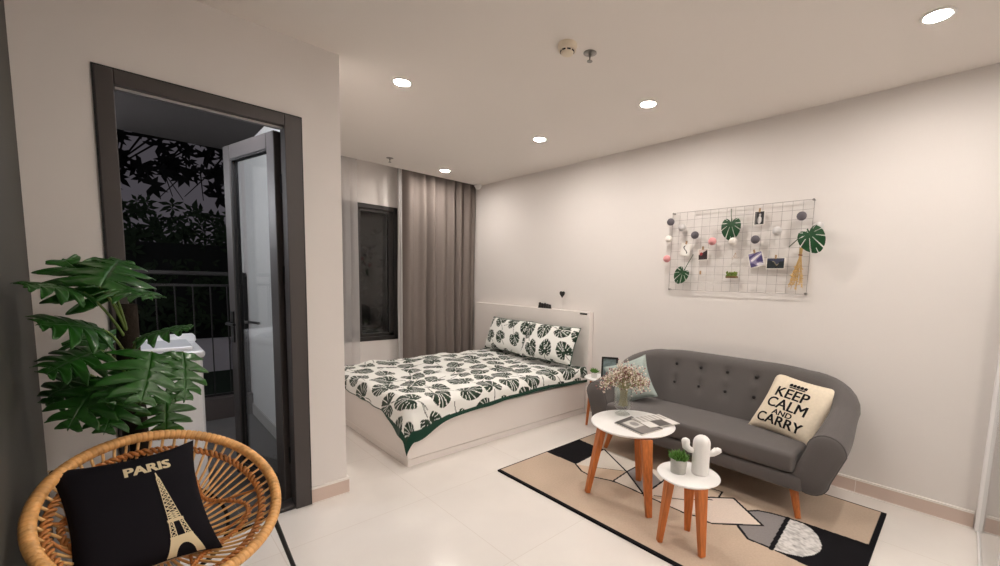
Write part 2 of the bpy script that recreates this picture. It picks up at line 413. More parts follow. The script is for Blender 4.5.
# something solid and dark outside the window so its glass reads as night
def cloth_wave(x0, x1, y, z0, z1, n, amp, folds, seed, nz=24):
    r = random.Random(seed); ph = [r.uniform(0, 6) for _ in range(4)]
    P = np.zeros((n, nz, 3)); t = np.linspace(0, 1, n); zz = np.linspace(0, 1, nz)
    w = folds*2*PI*(t + .018*np.sin(7*t+ph[0]) + .012*np.sin(17*t+ph[1]))
    prof = np.sin(w)*(.75+.35*np.sin(3.1*t*folds*.7+ph[2])) + .12*np.sin(2*w+ph[3])
    for j, z in enumerate(zz):
        spread = 1-.0*z
        P[:, j, 0] = x0+(x1-x0)*t + .012*np.cos(w)*(.5+.5*(1-z)) + .006*np.sin(9*z+ph[0])*np.sin(PI*t)
        P[:, j, 1] = y + amp*prof*(1-.25*z) + .006*np.sin(5*z+ph[1]+6*t)
        P[:, j, 2] = z0+(z1-z0)*z
    return P
dr = thing('drape', 'taupe pleated floor-length curtain in the corner beside the window', 'curtain', (2.93, 4.722, .02))
MB().grid(cloth_wave(2.398, 3.447, 4.728, .02, 2.79, 420, .048, 7.5, 4)).build('curtain_fabric', mat('taupe_blackout_cloth', (126, 117, 112), .85, bump=.1, bscale=900), dr, smooth=True, solid=.003)
MB().box((2.33, 4.702, 2.785), (3.45, 4.742, 2.8)).build('curtain_track', M_white, dr)
sh = thing('sheer_curtain', 'thin white voile curtain drawn to the left of the dark window', 'curtain', (1.4, 4.74, .02))
SHEER = sheer_mat()
MB().grid(cloth_wave(XP+.02, 1.868, 4.745, .02, 2.79, 220, .014, 9, 11)).build('curtain_fabric', SHEER, sh, smooth=True)
MB().box((XP+.01, 4.735, 2.785), (1.875, 4.755, 2.8)).build('curtain_track', M_white, sh)
sh2 = thing('sheer_curtain', 'narrow edge of white voile showing beside the taupe curtain', 'curtain', (2.4, 4.74, .02))
MB().grid(cloth_wave(2.325, 2.372, 4.72, .02, 2.79, 40, .008, 2, 3)).build('curtain_fabric', SHEER, sh2, smooth=True)

# ------------------------------------------------------------------ glass partition at the right edge
gp = thing('glass_partition', 'clear glass partition with slim white frame at the right edge of the room', 'partition', (2.9, -.175, 0))
M_slim = mat('white_powder_coat', (240, 238, 238), .4)
gf = MB(); gf.box((3.405, -.195, 0), (XR, -.155, 2.6)); gf.box((2.0, -.195, 0), (2.04, -.155, 2.6)); gf.box((2.04, -.19, 2.56), (3.405, -.16, 2.6)); gf.box((2.04, -.185, 0), (3.405, -.165, .012))
gf.build('frame', M_slim, gp, bevel=.004)
MB().box((2.04, -.179, .012), (3.405, -.171, 2.56)).build('glass_pane', glass_mat('partition_glass', (.97, .98, .98)), gp)

# ------------------------------------------------------------------ ceiling fittings
LAMP = 465.0
M_lamp = mat('lit_diffuser', (255, 250, 246), .5, emit=((255, 246, 237), LAMP))
dl = thing('ceiling_light', 'round recessed downlight nearest the partition wall, left of the smoke detector', 'ceiling light', (1.337, 2.644, 2.6), 'recessed downlights')
MB().lathe((1.337, 2.644, 2.6), [(.046, .0), (.062, .0), (.064, -.003), (.06, -.007), (.05, -.007), (.046, -.003)], 40).build('trim_ring', M_white, dl, smooth=True, angle=40)
MB().lathe((1.337, 2.644, 2.6), [(.0, -.0045), (.0465, -.0045), (.0465, -.001), (0, -.001)], 40).build('diffuser', M_lamp, dl)
for (x, y), lb in zip(((2.676, 2.741), (2.66, 1.657), (2.691, .204), (2.717, 4.331)),
    ('round recessed downlight over the near end of the bed, between two others in its row',
     'round recessed downlight above the sofa, to the right of the smoke detector',
     'large bright recessed downlight nearest the top right corner of the picture',
     'small recessed downlight just in front of the taupe curtain')):
    copy_tree(dl, (x, y, 2.6), lb)
for (x, y) in ((1.337, .95), (1.337, -.75), (2.69, -1.0), (.5, -1.7), (2.0, -2.0), (2.69, -2.2), (1.2, -2.3)):
    copy_tree(dl, (x, y, 2.6), 'added round downlight out of view, for fill light')  # added fill lights, none of them in view

sd = thing('smoke_detector', 'round cream smoke detector on the ceiling', 'smoke detector', (1.734, 1.585, 2.6))
M_cream = mat('cream_plastic', (232, 220, 200), .5)
MB().lathe((1.734, 1.585, 2.6), [(.05, 0), (.052, -.012), (.048, -.02), (.046, -.034)], 36).build('base', M_cream, sd, smooth=True, angle=40)
MB().lathe((1.734, 1.585, 2.6), [(.034, -.034), (.034, -.042), (.03, -.05), (.018, -.053), (0, -.053)], 36).build('cap', M_cream, sd, smooth=True, angle=40)
sl = MB()
for k in range(8):
    th = k*PI/4+.2; d = Vector((math.cos(th), math.sin(th), 0)); sl.obox(Vector((1.734, 1.585, 2.562))+d*.034, (d, Vector((-d.y, d.x, 0)), Vector((0, 0, 1))), (.003, .009, .003))
sl.build('vent_slot', M_rubber, sd)
def sprinkler(x, y, lb):
    s = thing('sprinkler_head', lb, 'sprinkler', (x, y, 2.6), 'ceiling sprinkler heads')
    ch = mat('dull_chrome', (150, 146, 142), .3, .9)
    MB().lathe((x, y, 2.6), [(.036, 0), (.036, -.003), (.02, -.008), (.012, -.008), (.012, 0)], 28).build('escutcheon', ch, s, smooth=True, angle=40)
    MB().lathe((x, y, 2.6), [(.008, -.004), (.007, -.02), (.004, -.024), (.004, -.042)], 12).build('nozzle', ch, s, smooth=True, angle=40)
    MB().lathe((x, y, 2.6), [(.015, -.042), (.015, -.045)], 16).build('deflector', ch, s)
sprinkler(1.88, 1.55, 'chrome sprinkler head beside the smoke detector')
sprinkler(2.06, 4.35, 'small sprinkler head on the ceiling near the window')
cm = thing('security_camera', 'small white dome sensor high in the corner above the curtain end', 'camera', (3.40, 4.62, 2.6))
MB().lathe((3.40, 4.62, 2.6), [(.05, 0), (.05, -.022), (.044, -.028)], 24).build('base', M_white, cm, smooth=True, angle=40)
MB().lathe((3.40, 4.62, 2.6), [(.038, -.028), (.034, -.045), (.02, -.058), (0, -.062)], 24).build('dome', M_white, cm, smooth=True)

# ------------------------------------------------------------------ monstera pattern
def monstera(u, v, ns=7, wd=.026):
    """mask of a split leaf, u across, v along (stem at v=+.75, tip at v=-1)"""
    au = np.abs(u)
    r = np.hypot(au, v+.02); th = np.arctan2(au, -(v+.02))      # 0 at the tip, pi at the stem
    R = .98-.16*np.sin(th)**2+.02*np.cos(3*th)
    R = np.where(th < .5, R*(1+.12*(1-th/.5)), R)
    R = np.where(th > 2.55, R*(1-.62*((th-2.55)/.59)**1.2), R)
    inside = r < R
    rho = np.hypot(au, v-.35); an = np.arctan2(au, -(v-.35)); st_ = PI/ns
    k_ = np.round(an/st_-.5); off = np.abs(an-(k_+.5)*st_)*rho          # distance from the slit's own ray
    slit = (off < wd*(.6+.9*np.clip(rho-.3, 0, 2))) & (rho > .30+.10*(k_ % 2)) & (k_ < ns-1) & (k_ >= 0)
    rib = au < .022
    return inside & ~slit & ~rib
LEAF_D = np.array(lin((30, 46, 36))); LEAF_M = np.array(lin((50, 74, 56))); CLOTH = np.array(lin((242, 243, 240)))
def leaf_print(S, T, seed, step=.240, size=.112):
    """S,T metres on the cloth -> colour"""
    col = np.tile(CLOTH, (S.size, 1)); s = S.ravel(); t = T.ravel(); r = random.Random(seed)
    i0, i1 = int(s.min()/step)-2, int(s.max()/step)+3; j0, j1 = int(t.min()/step)-2, int(t.max()/step)+3
    for i in range(i0, i1):
        for j in range(j0, j1):
            a = r.choice((0, .5, 1.1, 2.2, 3.3, 4.0, 5.2))+r.uniform(-.3, .3); sz = size*r.uniform(.85, 1.12)
            cx = (i+(.5 if j % 2 else 0))*step+r.uniform(-.02, .02); cy = j*step*.93+r.uniform(-.02, .02)
            dx, dy = s-cx, t-cy; m = (np.abs(dx) < .3) & (np.abs(dy) < .3)
            if not m.any(): continue
            k = np.nonzero(m)[0]; ca, sa = math.cos(a), math.sin(a)
            u = (dx[k]*ca+dy[k]*sa)/sz; v = (-dx[k]*sa+dy[k]*ca)/sz
            mk = monstera(u, v)
            col[k[mk]] = LEAF_D + (LEAF_M-LEAF_D)*(.5+.5*np.sin(9*u[mk]+5*v[mk]))[:, None]*.6
            st = (np.abs(u-.18*(v-.7)**2) < .03) & (v > .6) & (v < 1.55)
            col[k[st]] = LEAF_D
    return col
M_print = mat('leaf_print_cotton', (255, 255, 255), .85, attr='pattern', sheen=.2, bump=.15, bscale=400)

# ------------------------------------------------------------------ bed
bed = thing('bed', 'white storage bed with a tall plain white headboard against the right wall', 'bed', (2.35, 3.49, 0))
BX0, BX1, HBX, BY0, BY1 = 1.386, 3.383, 3.385, 2.68, 4.30
M_bed = mat('white_laminate', (236, 230, 226), .35)
bb = MB(); bb.box((BX0, BY0, .055), (BX1, BY1, .33)); bb.build('base', M_bed, bed, bevel=.004)
MB().box((BX0+.005, BY0+.006, 0), (BX1, BY1-.006, .05)).build('plinth', M_bed, bed)
MB().box((BX0+.04, BY0+.04, .33), (BX1, BY1-.03, .43)).build('mattress', mat('mattress_cotton', (230, 228, 224), .8), bed, bevel=.03, seg=3)
hb = MB().box((HBX, 2.662, 0), (XR-.003, 4.62, 1.055)).build('headboard', M_bed, bed, bevel=.006, seg=2)
MB().box((HBX-.004, 2.695, 1.026), (HBX+.006, 2.79, 1.042)).build('slot', M_rubber, hb)

def build_duvet():
    ds = .006
    s = np.arange(-.30, 1.955, ds); t = np.arange(-.30, 1.62, ds)      # s from the foot towards the head, t from the near side
    S, T = np.meshgrid(s, t, indexing='ij')
    x0, y0, zt, rr = 1.425, 2.72, .475, .06
    near = np.exp(-((np.clip(S, 0, 9))/.10)) + 0
    ov_t = .185+.02*np.sin(S*3+1)-.02*np.clip(S/2, 0, 1)
    ov_s = .160+.004*np.sin(T*4)
    # overhang grows towards the corner
    corner = np.exp(-(np.clip(S, 0, 9)**2+np.clip(T, 0, 9)**2)/.03)
    os_ = np.clip(-S, 0, 9)*(ov_s+.12*corner)/.30; ot = np.clip(-T, 0, 9)*(ov_t+.12*corner)/.30
    d = np.hypot(os_, ot); ph = np.arctan2(ot, os_)
    def hang(dd):   # rounded shoulder
        arc = rr*PI/2; a = np.clip(dd/rr, 0, PI/2)
        return np.where(dd < arc, rr*np.sin(a), rr+.02*np.clip((dd-arc)/.2, 0, 1)), np.where(dd < arc, rr*(1-np.cos(a)), rr+dd-arc)
    out, drop = hang(d)
    X = x0+np.clip(S, 0, 9)-out*np.cos(ph)*(d > 0); Y = y0+np.clip(T, 0, 9)-out*np.sin(ph)*(d > 0)
    Z = zt-drop
    nz = np.zeros(S.size); Sr, Tr = S.ravel(), T.ravel()
    puff = .012*np.sin(Sr*9+1.3*np.sin(Tr*5))*np.sin(Tr*7+.7*np.sin(Sr*6)) + .006*np.sin(Sr*21+Tr*13)+.004*np.sin(Tr*31-Sr*17)
    Z = Z+(puff*np.where(d.ravel() > .05, .2, 1)).reshape(S.shape)
    fold = .005*np.sin((S+2*T)*13)*np.clip(d/.15, 0, 1)
    X = X-fold*np.cos(ph)*(d > 0); Y = Y-fold*np.sin(ph)*(d > 0)
    sink = np.clip(-(T-1.52)/.1, -1, 0)*0
    # far side tucks down
    far = np.clip(T-1.5, 0, 1); Z = Z-far*.7
    P = np.stack([X, Y, Z], -1)
    C = leaf_print(np.where(S > 0, S, -os_), np.where(T > 0, T, -ot), 3)
    edge_s = (S+.30)*(ov_s+.12*corner)/.30; edge_t = (T+.30)*(ov_t+.12*corner)/.30
    green = np.array(lin((24, 62, 48)))
    gw_ = .03+.055*corner
    m = ((edge_s.ravel() < .008+.05*corner.ravel()) | (edge_t.ravel() < gw_.ravel()))
    C[m] = green
    mb = MB(); mb.grid(P)
    o = mb.build('duvet', M_print, origin=(2.35, 3.4, .43), smooth=True, cols=C, solid=.012)
    return tag(o, 'white duvet printed with dark green monstera leaves and a green hem on the bed', 'duvet')
build_duvet()

def pillow_mesh(c, r, u, n, w, h, t, res=.01, pinch=.10, flat_back=.5):
    """cushion shell; returns (array front+back grid, fn(u,v)->surface point). r,u,n unit vectors"""
    c, r, u, n = map(Vector, (c, r, u, n)); nu, nv = max(12, int(w/res)), max(12, int(h/res))
    def pt(a, b, side=1):
        bulge = ((1-a**4)*(1-b**4))**.55 if abs(a) < 1 and abs(b) < 1 else 0
        pa = a*(1-pinch*(1-b*b)*abs(a)**3*.9); pb = b*(1-pinch*(1-a*a)*abs(b)**3*.9)
        return c + r*(pa*w/2) + u*(pb*h/2) + n*(side*t*(1 if side > 0 else flat_back)*bulge)
    return pt, nu, nv
def shell(mb, pt, nu, nv, side):
    P = np.array([[pt(-1+2*i/nu, -1+2*j/nv, side)[:] for j in range(nv+1)] for i in range(nu+1)]); mb.grid(P); return P

M_hem = mat('green_piping', (24, 62, 48), .8)
def leaf_pillow(name, label, c, r, u, n, seed):
    pt, nu, nv = pillow_mesh(c, r, u, n, .70, .40, .085, .008, .06)
    e = thing(name, label, 'pillow', c, 'leaf print pillows')
    a = MB(); P = shell(a, pt, nu, nv, 1)
    I, J = np.meshgrid(np.linspace(-.35, .35, nu+1), np.linspace(-.2, .2, nv+1), indexing='ij')
    a.build('front_cover', M_print, e, smooth=True, cols=leaf_print(I+seed*.37, J+seed*.61, seed, .215, .098))
    b = MB(); shell(b, pt, nu, nv, -1)
    b.build('back_cover', M_hem, e, smooth=True)
    ring = [pt(-1, -1+2*k/30) for k in range(30)]+[pt(-1+2*k/30, 1) for k in range(30)]+[pt(1, 1-2*k/30) for k in range(30)]+[pt(1-2*k/30, -1) for k in range(30)]
    MB().tube(ring, .005, 6, True).build('piping', M_hem, e, smooth=True)
def frame(n, yaw_r):
    n = Vector(n).normalized(); r = Vector(yaw_r); r = (r-n*r.dot(n)).normalized(); u = n.cross(r) if False else r.cross(n)*-1
    if u.z < 0: u = -u
    return r, u, n
r, u, n = frame((-.93, -.02, .34), (0, -1, 0)); leaf_pillow('pillow', 'monstera print pillow nearer the curtain, leaning on the headboard', (3.262, 3.79, .705), r, u, n, 5)
r, u, n = frame((-.91, -.08, .38), (.04, -1, 0)); leaf_pillow('pillow', 'monstera print pillow at the near end of the headboard, overlapping the other', (3.205, 3.055, .71), r, u, n, 8)

# ornaments on the headboard
ho = thing('heart_ornament', 'black heart on a thin stick above the headboard', 'ornament', (3.41, 2.95, 1.055))
hp = [(.0165*16*math.sin(q)**3/16, (13*math.cos(q)-5*math.cos(2*q)-2*math.cos(3*q)-math.cos(4*q))*.00115) for q in np.linspace(0, 2*PI, 40, endpoint=False)]
HY, HZ = 3.07, 1.225
hm = MB(); k = len(hp)
hm.add([(3.404, HY+a*2.2, HZ+b*2.2) for a, b in hp]+[(3.412, HY+a*2.2, HZ+b*2.2) for a, b in hp], [tuple(range(k)), tuple(range(2*k-1, k-1, -1))]+[(i, (i+1) % k, k+(i+1) % k, k+i) for i in range(k)])
ho.location = (3.408, HY, 1.055)
hm.build('heart', M_rubber, ho)
MB().tube([(3.408, HY, 1.058), (3.408, HY, HZ-.018)], .0015, 6).build('stick', M_white, ho)
MB().lathe((3.408, HY, 1.055), [(.014, 0), (.014, .005)], 16).build('foot', M_white, ho)
wo = thing('tabletop_ornament', 'row of small dark upright figures on top of the headboard', 'ornament', (3.40, 3.33, 1.055))
MB().box((3.392, 3.235, 1.055), (3.42, 3.425, 1.062)).build('base', M_rubber, wo)
for k, (yy, hh) in enumerate(((3.405, .058), (3.365, .05), (3.325, .054), (3.285, .046), (3.252, .04))):
    f = MB(); f.lathe((3.406, yy, 1.062), [(.018, 0), (.020, hh*.3), (.014, hh*.6), (.018, hh*.8), (.006, hh), (0, hh)], 14); f.build('figure', mat('dark_resin', (40, 34, 32), .5), wo, smooth=True)

# ------------------------------------------------------------------ cushions and lettering
def square_ob(mb_list): pass
def text_mesh(txt, size, off):
    cu = bpy.data.curves.new('t', 'FONT'); cu.body = txt; cu.size = size; cu.align_x = 'CENTER'; cu.offset = off; cu.resolution_u = 4
    ob = bpy.data.objects.new('t', cu); COL.objects.link(ob)
    dg = bpy.context.evaluated_depsgraph_get(); dg.update()
    me = bpy.data.meshes.new_from_object(ob.evaluated_get(dg))
    bm = bmesh.new(); bm.from_mesh(me); bmesh.ops.triangulate(bm, faces=bm.faces)
    for _ in range(3):
        es = [e for e in bm.edges if e.calc_length() > .012]
        if es: bmesh.ops.subdivide_edges(bm, edges=es, cuts=1); bmesh.ops.triangulate(bm, faces=bm.faces)
    vs = [v.co.copy() for v in bm.verts]; fs = [[v.index for v in f.verts] for f in bm.faces]; bm.verts.index_update()
    fs = [[v.index for v in f.verts] for f in bm.faces]; vs = [v.co.copy() for v in bm.verts]
    bm.free(); COL.objects.unlink(ob); bpy.data.objects.remove(ob); bpy.data.curves.remove(cu); bpy.data.meshes.remove(me)
    return vs, fs
def decal(pt, n, w, h, vs, fs, off=.0025):
    """metres on the cushion face -> surface"""
    return [pt(max(-.99, min(.99, x/(w/2))), max(-.99, min(.99, y/(h/2)))) + Vector(n)*off for x, y in vs], fs
def text_on(mb, txt, size, cx, cy, pt, n, w, h, off=.006, sx=1.0):
    vs, fs = text_mesh(txt, size, 0)
    xs = [p.x for p in vs]; mid = (min(xs)+max(xs))/2
    for i_, (bx_, by_) in enumerate(((-1, -.5), (1, -.5), (-1, .5), (1, .5), (0, 0))):
        mb.add(*decal(pt, n, w, h, [((p.x-mid)*sx+cx+bx_*off, p.y+cy+by_*off) for p in vs], fs, .0022+.00015*i_))

# calm cushion
cn = Vector((-.808, .151, .569)).normalized(); cr = Vector((-.246, -.965, -.093)).normalized(); cu_ = Vector((.535, -.215, .817)).normalized()
cc = Vector((3.135, .722, .560)); W = .445
kc = thing('throw_cushion', 'cream cushion with black lettering and a crown on the right end of the sofa', 'cushion', cc)
pt, nu, nv = pillow_mesh(cc, cr, cu_, cn, W, W, .07, .010, .12)
M_linen = mat('cream_linen', (234, 221, 200), .85, var=.04, vscale=60, bump=.25, bscale=600)
m = MB(); shell(m, pt, nu, nv, 1); m.build('front_cover', M_linen, kc, smooth=True)
m = MB(); shell(m, pt, nu, nv, -1); m.build('back_cover', M_linen, kc, smooth=True)
M_ink = mat('black_print', (24, 22, 24), .8)
m = MB()
LX = -.022
text_on(m, 'KEEP', .100, LX, .030, pt, cn, W, W, .0022, 1.0)
text_on(m, 'CALM', .100, LX, -.054, pt, cn, W, W, .0022, 1.0)
text_on(m, 'AND', .052, LX, -.100, pt, cn, W, W, .0015, 1.1)
text_on(m, 'CARRY', .098, LX, -.174, pt, cn, W, W, .0022, .95)
m.build('lettering', M_ink, kc)
m = MB()
def poly(mb, pts, pt, n, w, h, off=.0025):
    bm = bmesh.new(); f = bm.faces.new([bm.verts.new((x, y, 0)) for x, y in pts]); bmesh.ops.triangulate(bm, faces=bm.faces)
    for _ in range(3):
        es = [e for e in bm.edges if e.calc_length() > .014]
        if es: bmesh.ops.subdivide_edges(bm, edges=es, cuts=1); bmesh.ops.triangulate(bm, faces=bm.faces)
    bm.verts.index_update(); vs = [(v.co.x, v.co.y) for v in bm.verts]; fs = [[v.index for v in f.verts] for f in bm.faces]; bm.free()
    mb.add(*decal(pt, n, w, h, vs, fs, off))
q = (LX+.01, .122)
poly(m, [(q[0]-.05, q[1]-.012), (q[0]+.05, q[1]-.012), (q[0]+.052, q[1]-.004), (q[0]-.052, q[1]-.004)], pt, cn, W, W)
for k in range(5):
    a = -.046+k*.023; poly(m, [(q[0]+a-.010, q[1]), (q[0]+a+.010, q[1]), (q[0]+a+.011, q[1]+.018), (q[0]+a, q[1]+.026), (q[0]+a-.011, q[1]+.018)], pt, cn, W, W)
m.build('crown_print', M_ink, kc)

# pale teal cushion at the far end of the sofa
tn = Vector((-.856, -.26, .447)).normalized(); r, u, n = frame(tn, (.442, -.816, .371)); c0 = Vector((2.965, 1.885, .552))
tc_ = thing('throw_cushion', 'pale grey-green cushion at the left end of the sofa behind the flowers', 'cushion', c0)
pt, nu, nv = pillow_mesh(c0, r, u, n, .365, .365, .065, .012, .13)
M_teal = mat('pale_teal_linen', (164, 176, 172), .85, var=.05, vscale=80, bump=.2, bscale=600)
m = MB(); shell(m, pt, nu, nv, 1); shell(m, pt, nu, nv, -1); m.build('cover', M_teal, tc_, smooth=True)
ring = [pt(-1, -1+2*k/20) for k in range(20)]+[pt(-1+2*k/20, 1) for k in range(20)]+[pt(1, 1-2*k/20) for k in range(20)]+[pt(1-2*k/20, -1) for k in range(20)]
MB().tube(ring, .004, 6, True).build('seam', M_teal, tc_, smooth=True)

# ------------------------------------------------------------------ sofa
SOFA_C = (3.05, 1.27, 0)
sofa = thing('sofa', 'charcoal grey three-seat sofa with buttoned back and splayed wooden legs', 'sofa', (3.05, 1.27, .0))
M_sofa = mat('charcoal_tweed', (100, 96, 95), .9, var=.10, vscale=400, bump=.3, bscale=900, sheen=.15)
M_oak = mat('orange_oak', (196, 112, 52), .45, var=.22, vscale=10, stretch=(9, 9, .8))
def sofa_path():
    """centre line of the wrap-round shell: right arm front -> back -> left arm front; returns list of (pos, outward, tops)"""
    xf, xb, yr, yl, rc, fl_ = 2.745, 3.215, .528, 1.925, .17, .065
    P = []
    for t in np.linspace(0, 1, 14)[:-1]: P.append(((xf+(xb-rc-xf)*t, yr), (0, -1), t*.80))
    for a in np.linspace(0, PI/2, 10): P.append(((xb-rc+rc*math.sin(a), yr+rc-rc*math.cos(a)), (math.sin(a), -math.cos(a)), .80+.2*a/(PI/2)))
    for t in np.linspace(0, 1, 150)[1:-1]: P.append(((xb, yr+rc+(yl-yr-2*rc)*t), (1, 0), 1+min(t, 1-t)))
    for a in np.linspace(0, PI/2, 10): P.append(((xb-rc+rc*math.cos(a), yl-rc+rc*math.sin(a)), (math.cos(a), math.sin(a)), 1-.2*a/(PI/2)))
    for t in np.linspace(1, 0, 14)[1:]: P.append(((xf+(xb-rc-xf)*t, yl+fl_*(1-t)), (0, 1), t*.80))
    return P
BUTTONS = []
for k in range(6):
    BUTTONS.append((1.834-k*.206, .706)); BUTTONS.append((1.826-k*.205, .562))
def sofa_shell():
    pth = sofa_path(); ns = 44; rows = []
    for (px, py), (ox, oy), q in pth:
        qq = min(q, 1); s = qq*qq*(3-2*qq)
        top = .548+.115*min(1, q/.8)**1.2+.138*math.sin(PI/2*max(0, (q-.8)/.2 if q < 1 else 1))**.9
        if q > 1: e_ = min(1, (q-1)/.22); top += .016*(1-(1-e_)**2)
        rad = .094-.024*s; lean = .36-.12*s; zb = .185
        z0, z1 = zb+rad, top-rad; o = Vector((ox, oy, 0)); sec = []
        base = Vector((px, py, 0))
        def ctr(z): return base+o*(lean*(z-.27))+Vector((0, 0, z))
        k4 = ns//4
        for k in range(k4):            # inner face, going up
            z = z0+(z1-z0)*k/k4; sec.append((ctr(z), -o, z))
        for k in range(k4):            # top roll
            a = PI*k/k4; sec.append((ctr(z1), -o*math.cos(a)+Vector((0, 0, math.sin(a))), None))
        for k in range(k4):
            z = z1+(z0-z1)*k/k4; sec.append((ctr(z), o, None))
        for k in range(k4):
            a = PI*k/k4; sec.append((ctr(z0), o*math.cos(a)-Vector((0, 0, math.sin(a))), None))
        row = []
        for c_, d, z in sec:
            rr = rad
            if z is not None and qq >= .99:
                for by, bz in BUTTONS:
                    dd = math.hypot(py-by, (z-bz)); rr -= .018*math.exp(-(dd/.032)**2)
                    rr -= .005*math.exp(-(dd/.07)**2)
            row.append((c_+d*rr)[:])
        rows.append(row)
    # rounded front caps on both arms
    def cap(row, dirx):
        c_ = Vector((0, 0, 0))
        for p in row: c_ += Vector(p)
        c_ /= len(row); out = []
        for f, dx in ((.97, .012), (.88, .022), (.6, .030), (.3, .033)):
            out.append([(c_+(Vector(p)-c_)*f+Vector((-dx, 0, 0)))[:] for p in row])
        return out
    global ARM_RINGS
    ARM_RINGS = (rows[0], rows[-1])
    a = cap(rows[0], -1)[::-1]; b = cap(rows[-1], -1)
    rows = a+rows+b
    P = np.array(rows); P = np.concatenate([P, P[:, :1]], 1)
    mb = MB(); mb.grid(P)
    m_ = P.shape[1]; mb.f.append(tuple(range(0, m_-1))); nn = (P.shape[0]-1)*m_; mb.f.append(tuple(nn+k for k in range(m_-2, -1, -1)))
    return mb
so = sofa_shell().build('back_and_arms', M_sofa, sofa, smooth=True)
for ring_ in ARM_RINGS:
    cc_ = sum((Vector(p) for p in ring_), Vector())/len(ring_)
    MB().tube([cc_+(Vector(p)-cc_)*.985+Vector((-.007, 0, 0)) for p in ring_], .0045, 6, True).build('arm_piping', mat('button_tweed', (92, 88, 88), .9), so, smooth=True)
for by, bz in BUTTONS:
    c_ = Vector((3.215+.24*(bz-.27)-.070+.010, by, bz)); MB().ball(c_, .012, 10, 6, (.6, 1, 1)).build('button', mat('dark_piping', (58, 56, 57), .9), so, smooth=True)
def rounded_slab(x0, x1, yr0, yl0, z0, z1, crown=.0):
    return MB().box((x0, yr0, z0), (x1, yl0, z1))
sc = MB(); n1, n2 = 24, 60
sc.box((2.70, .60, .285), (3.17, 1.93, .405))
o = sc.build('seat_cushion', M_sofa, sofa, smooth=True, bevel=.028, seg=4)
MB().box((2.715, .555, .185), (3.2, 1.975, .28)).build('seat_base', M_sofa, sofa, smooth=True, bevel=.02, seg=3)
for (tx, ty), (bx, by) in (((2.80, .62), (2.765, .57)), ((2.80, 1.91), (2.765, 1.955)), ((3.20, .62), (3.30, .55)), ((3.20, 1.91), (3.30, 1.96))):
    MB().tube([(tx, ty, .20), (bx, by, .012)], [.026, .016], 14).build('leg', M_oak, sofa, smooth=True, angle=40)

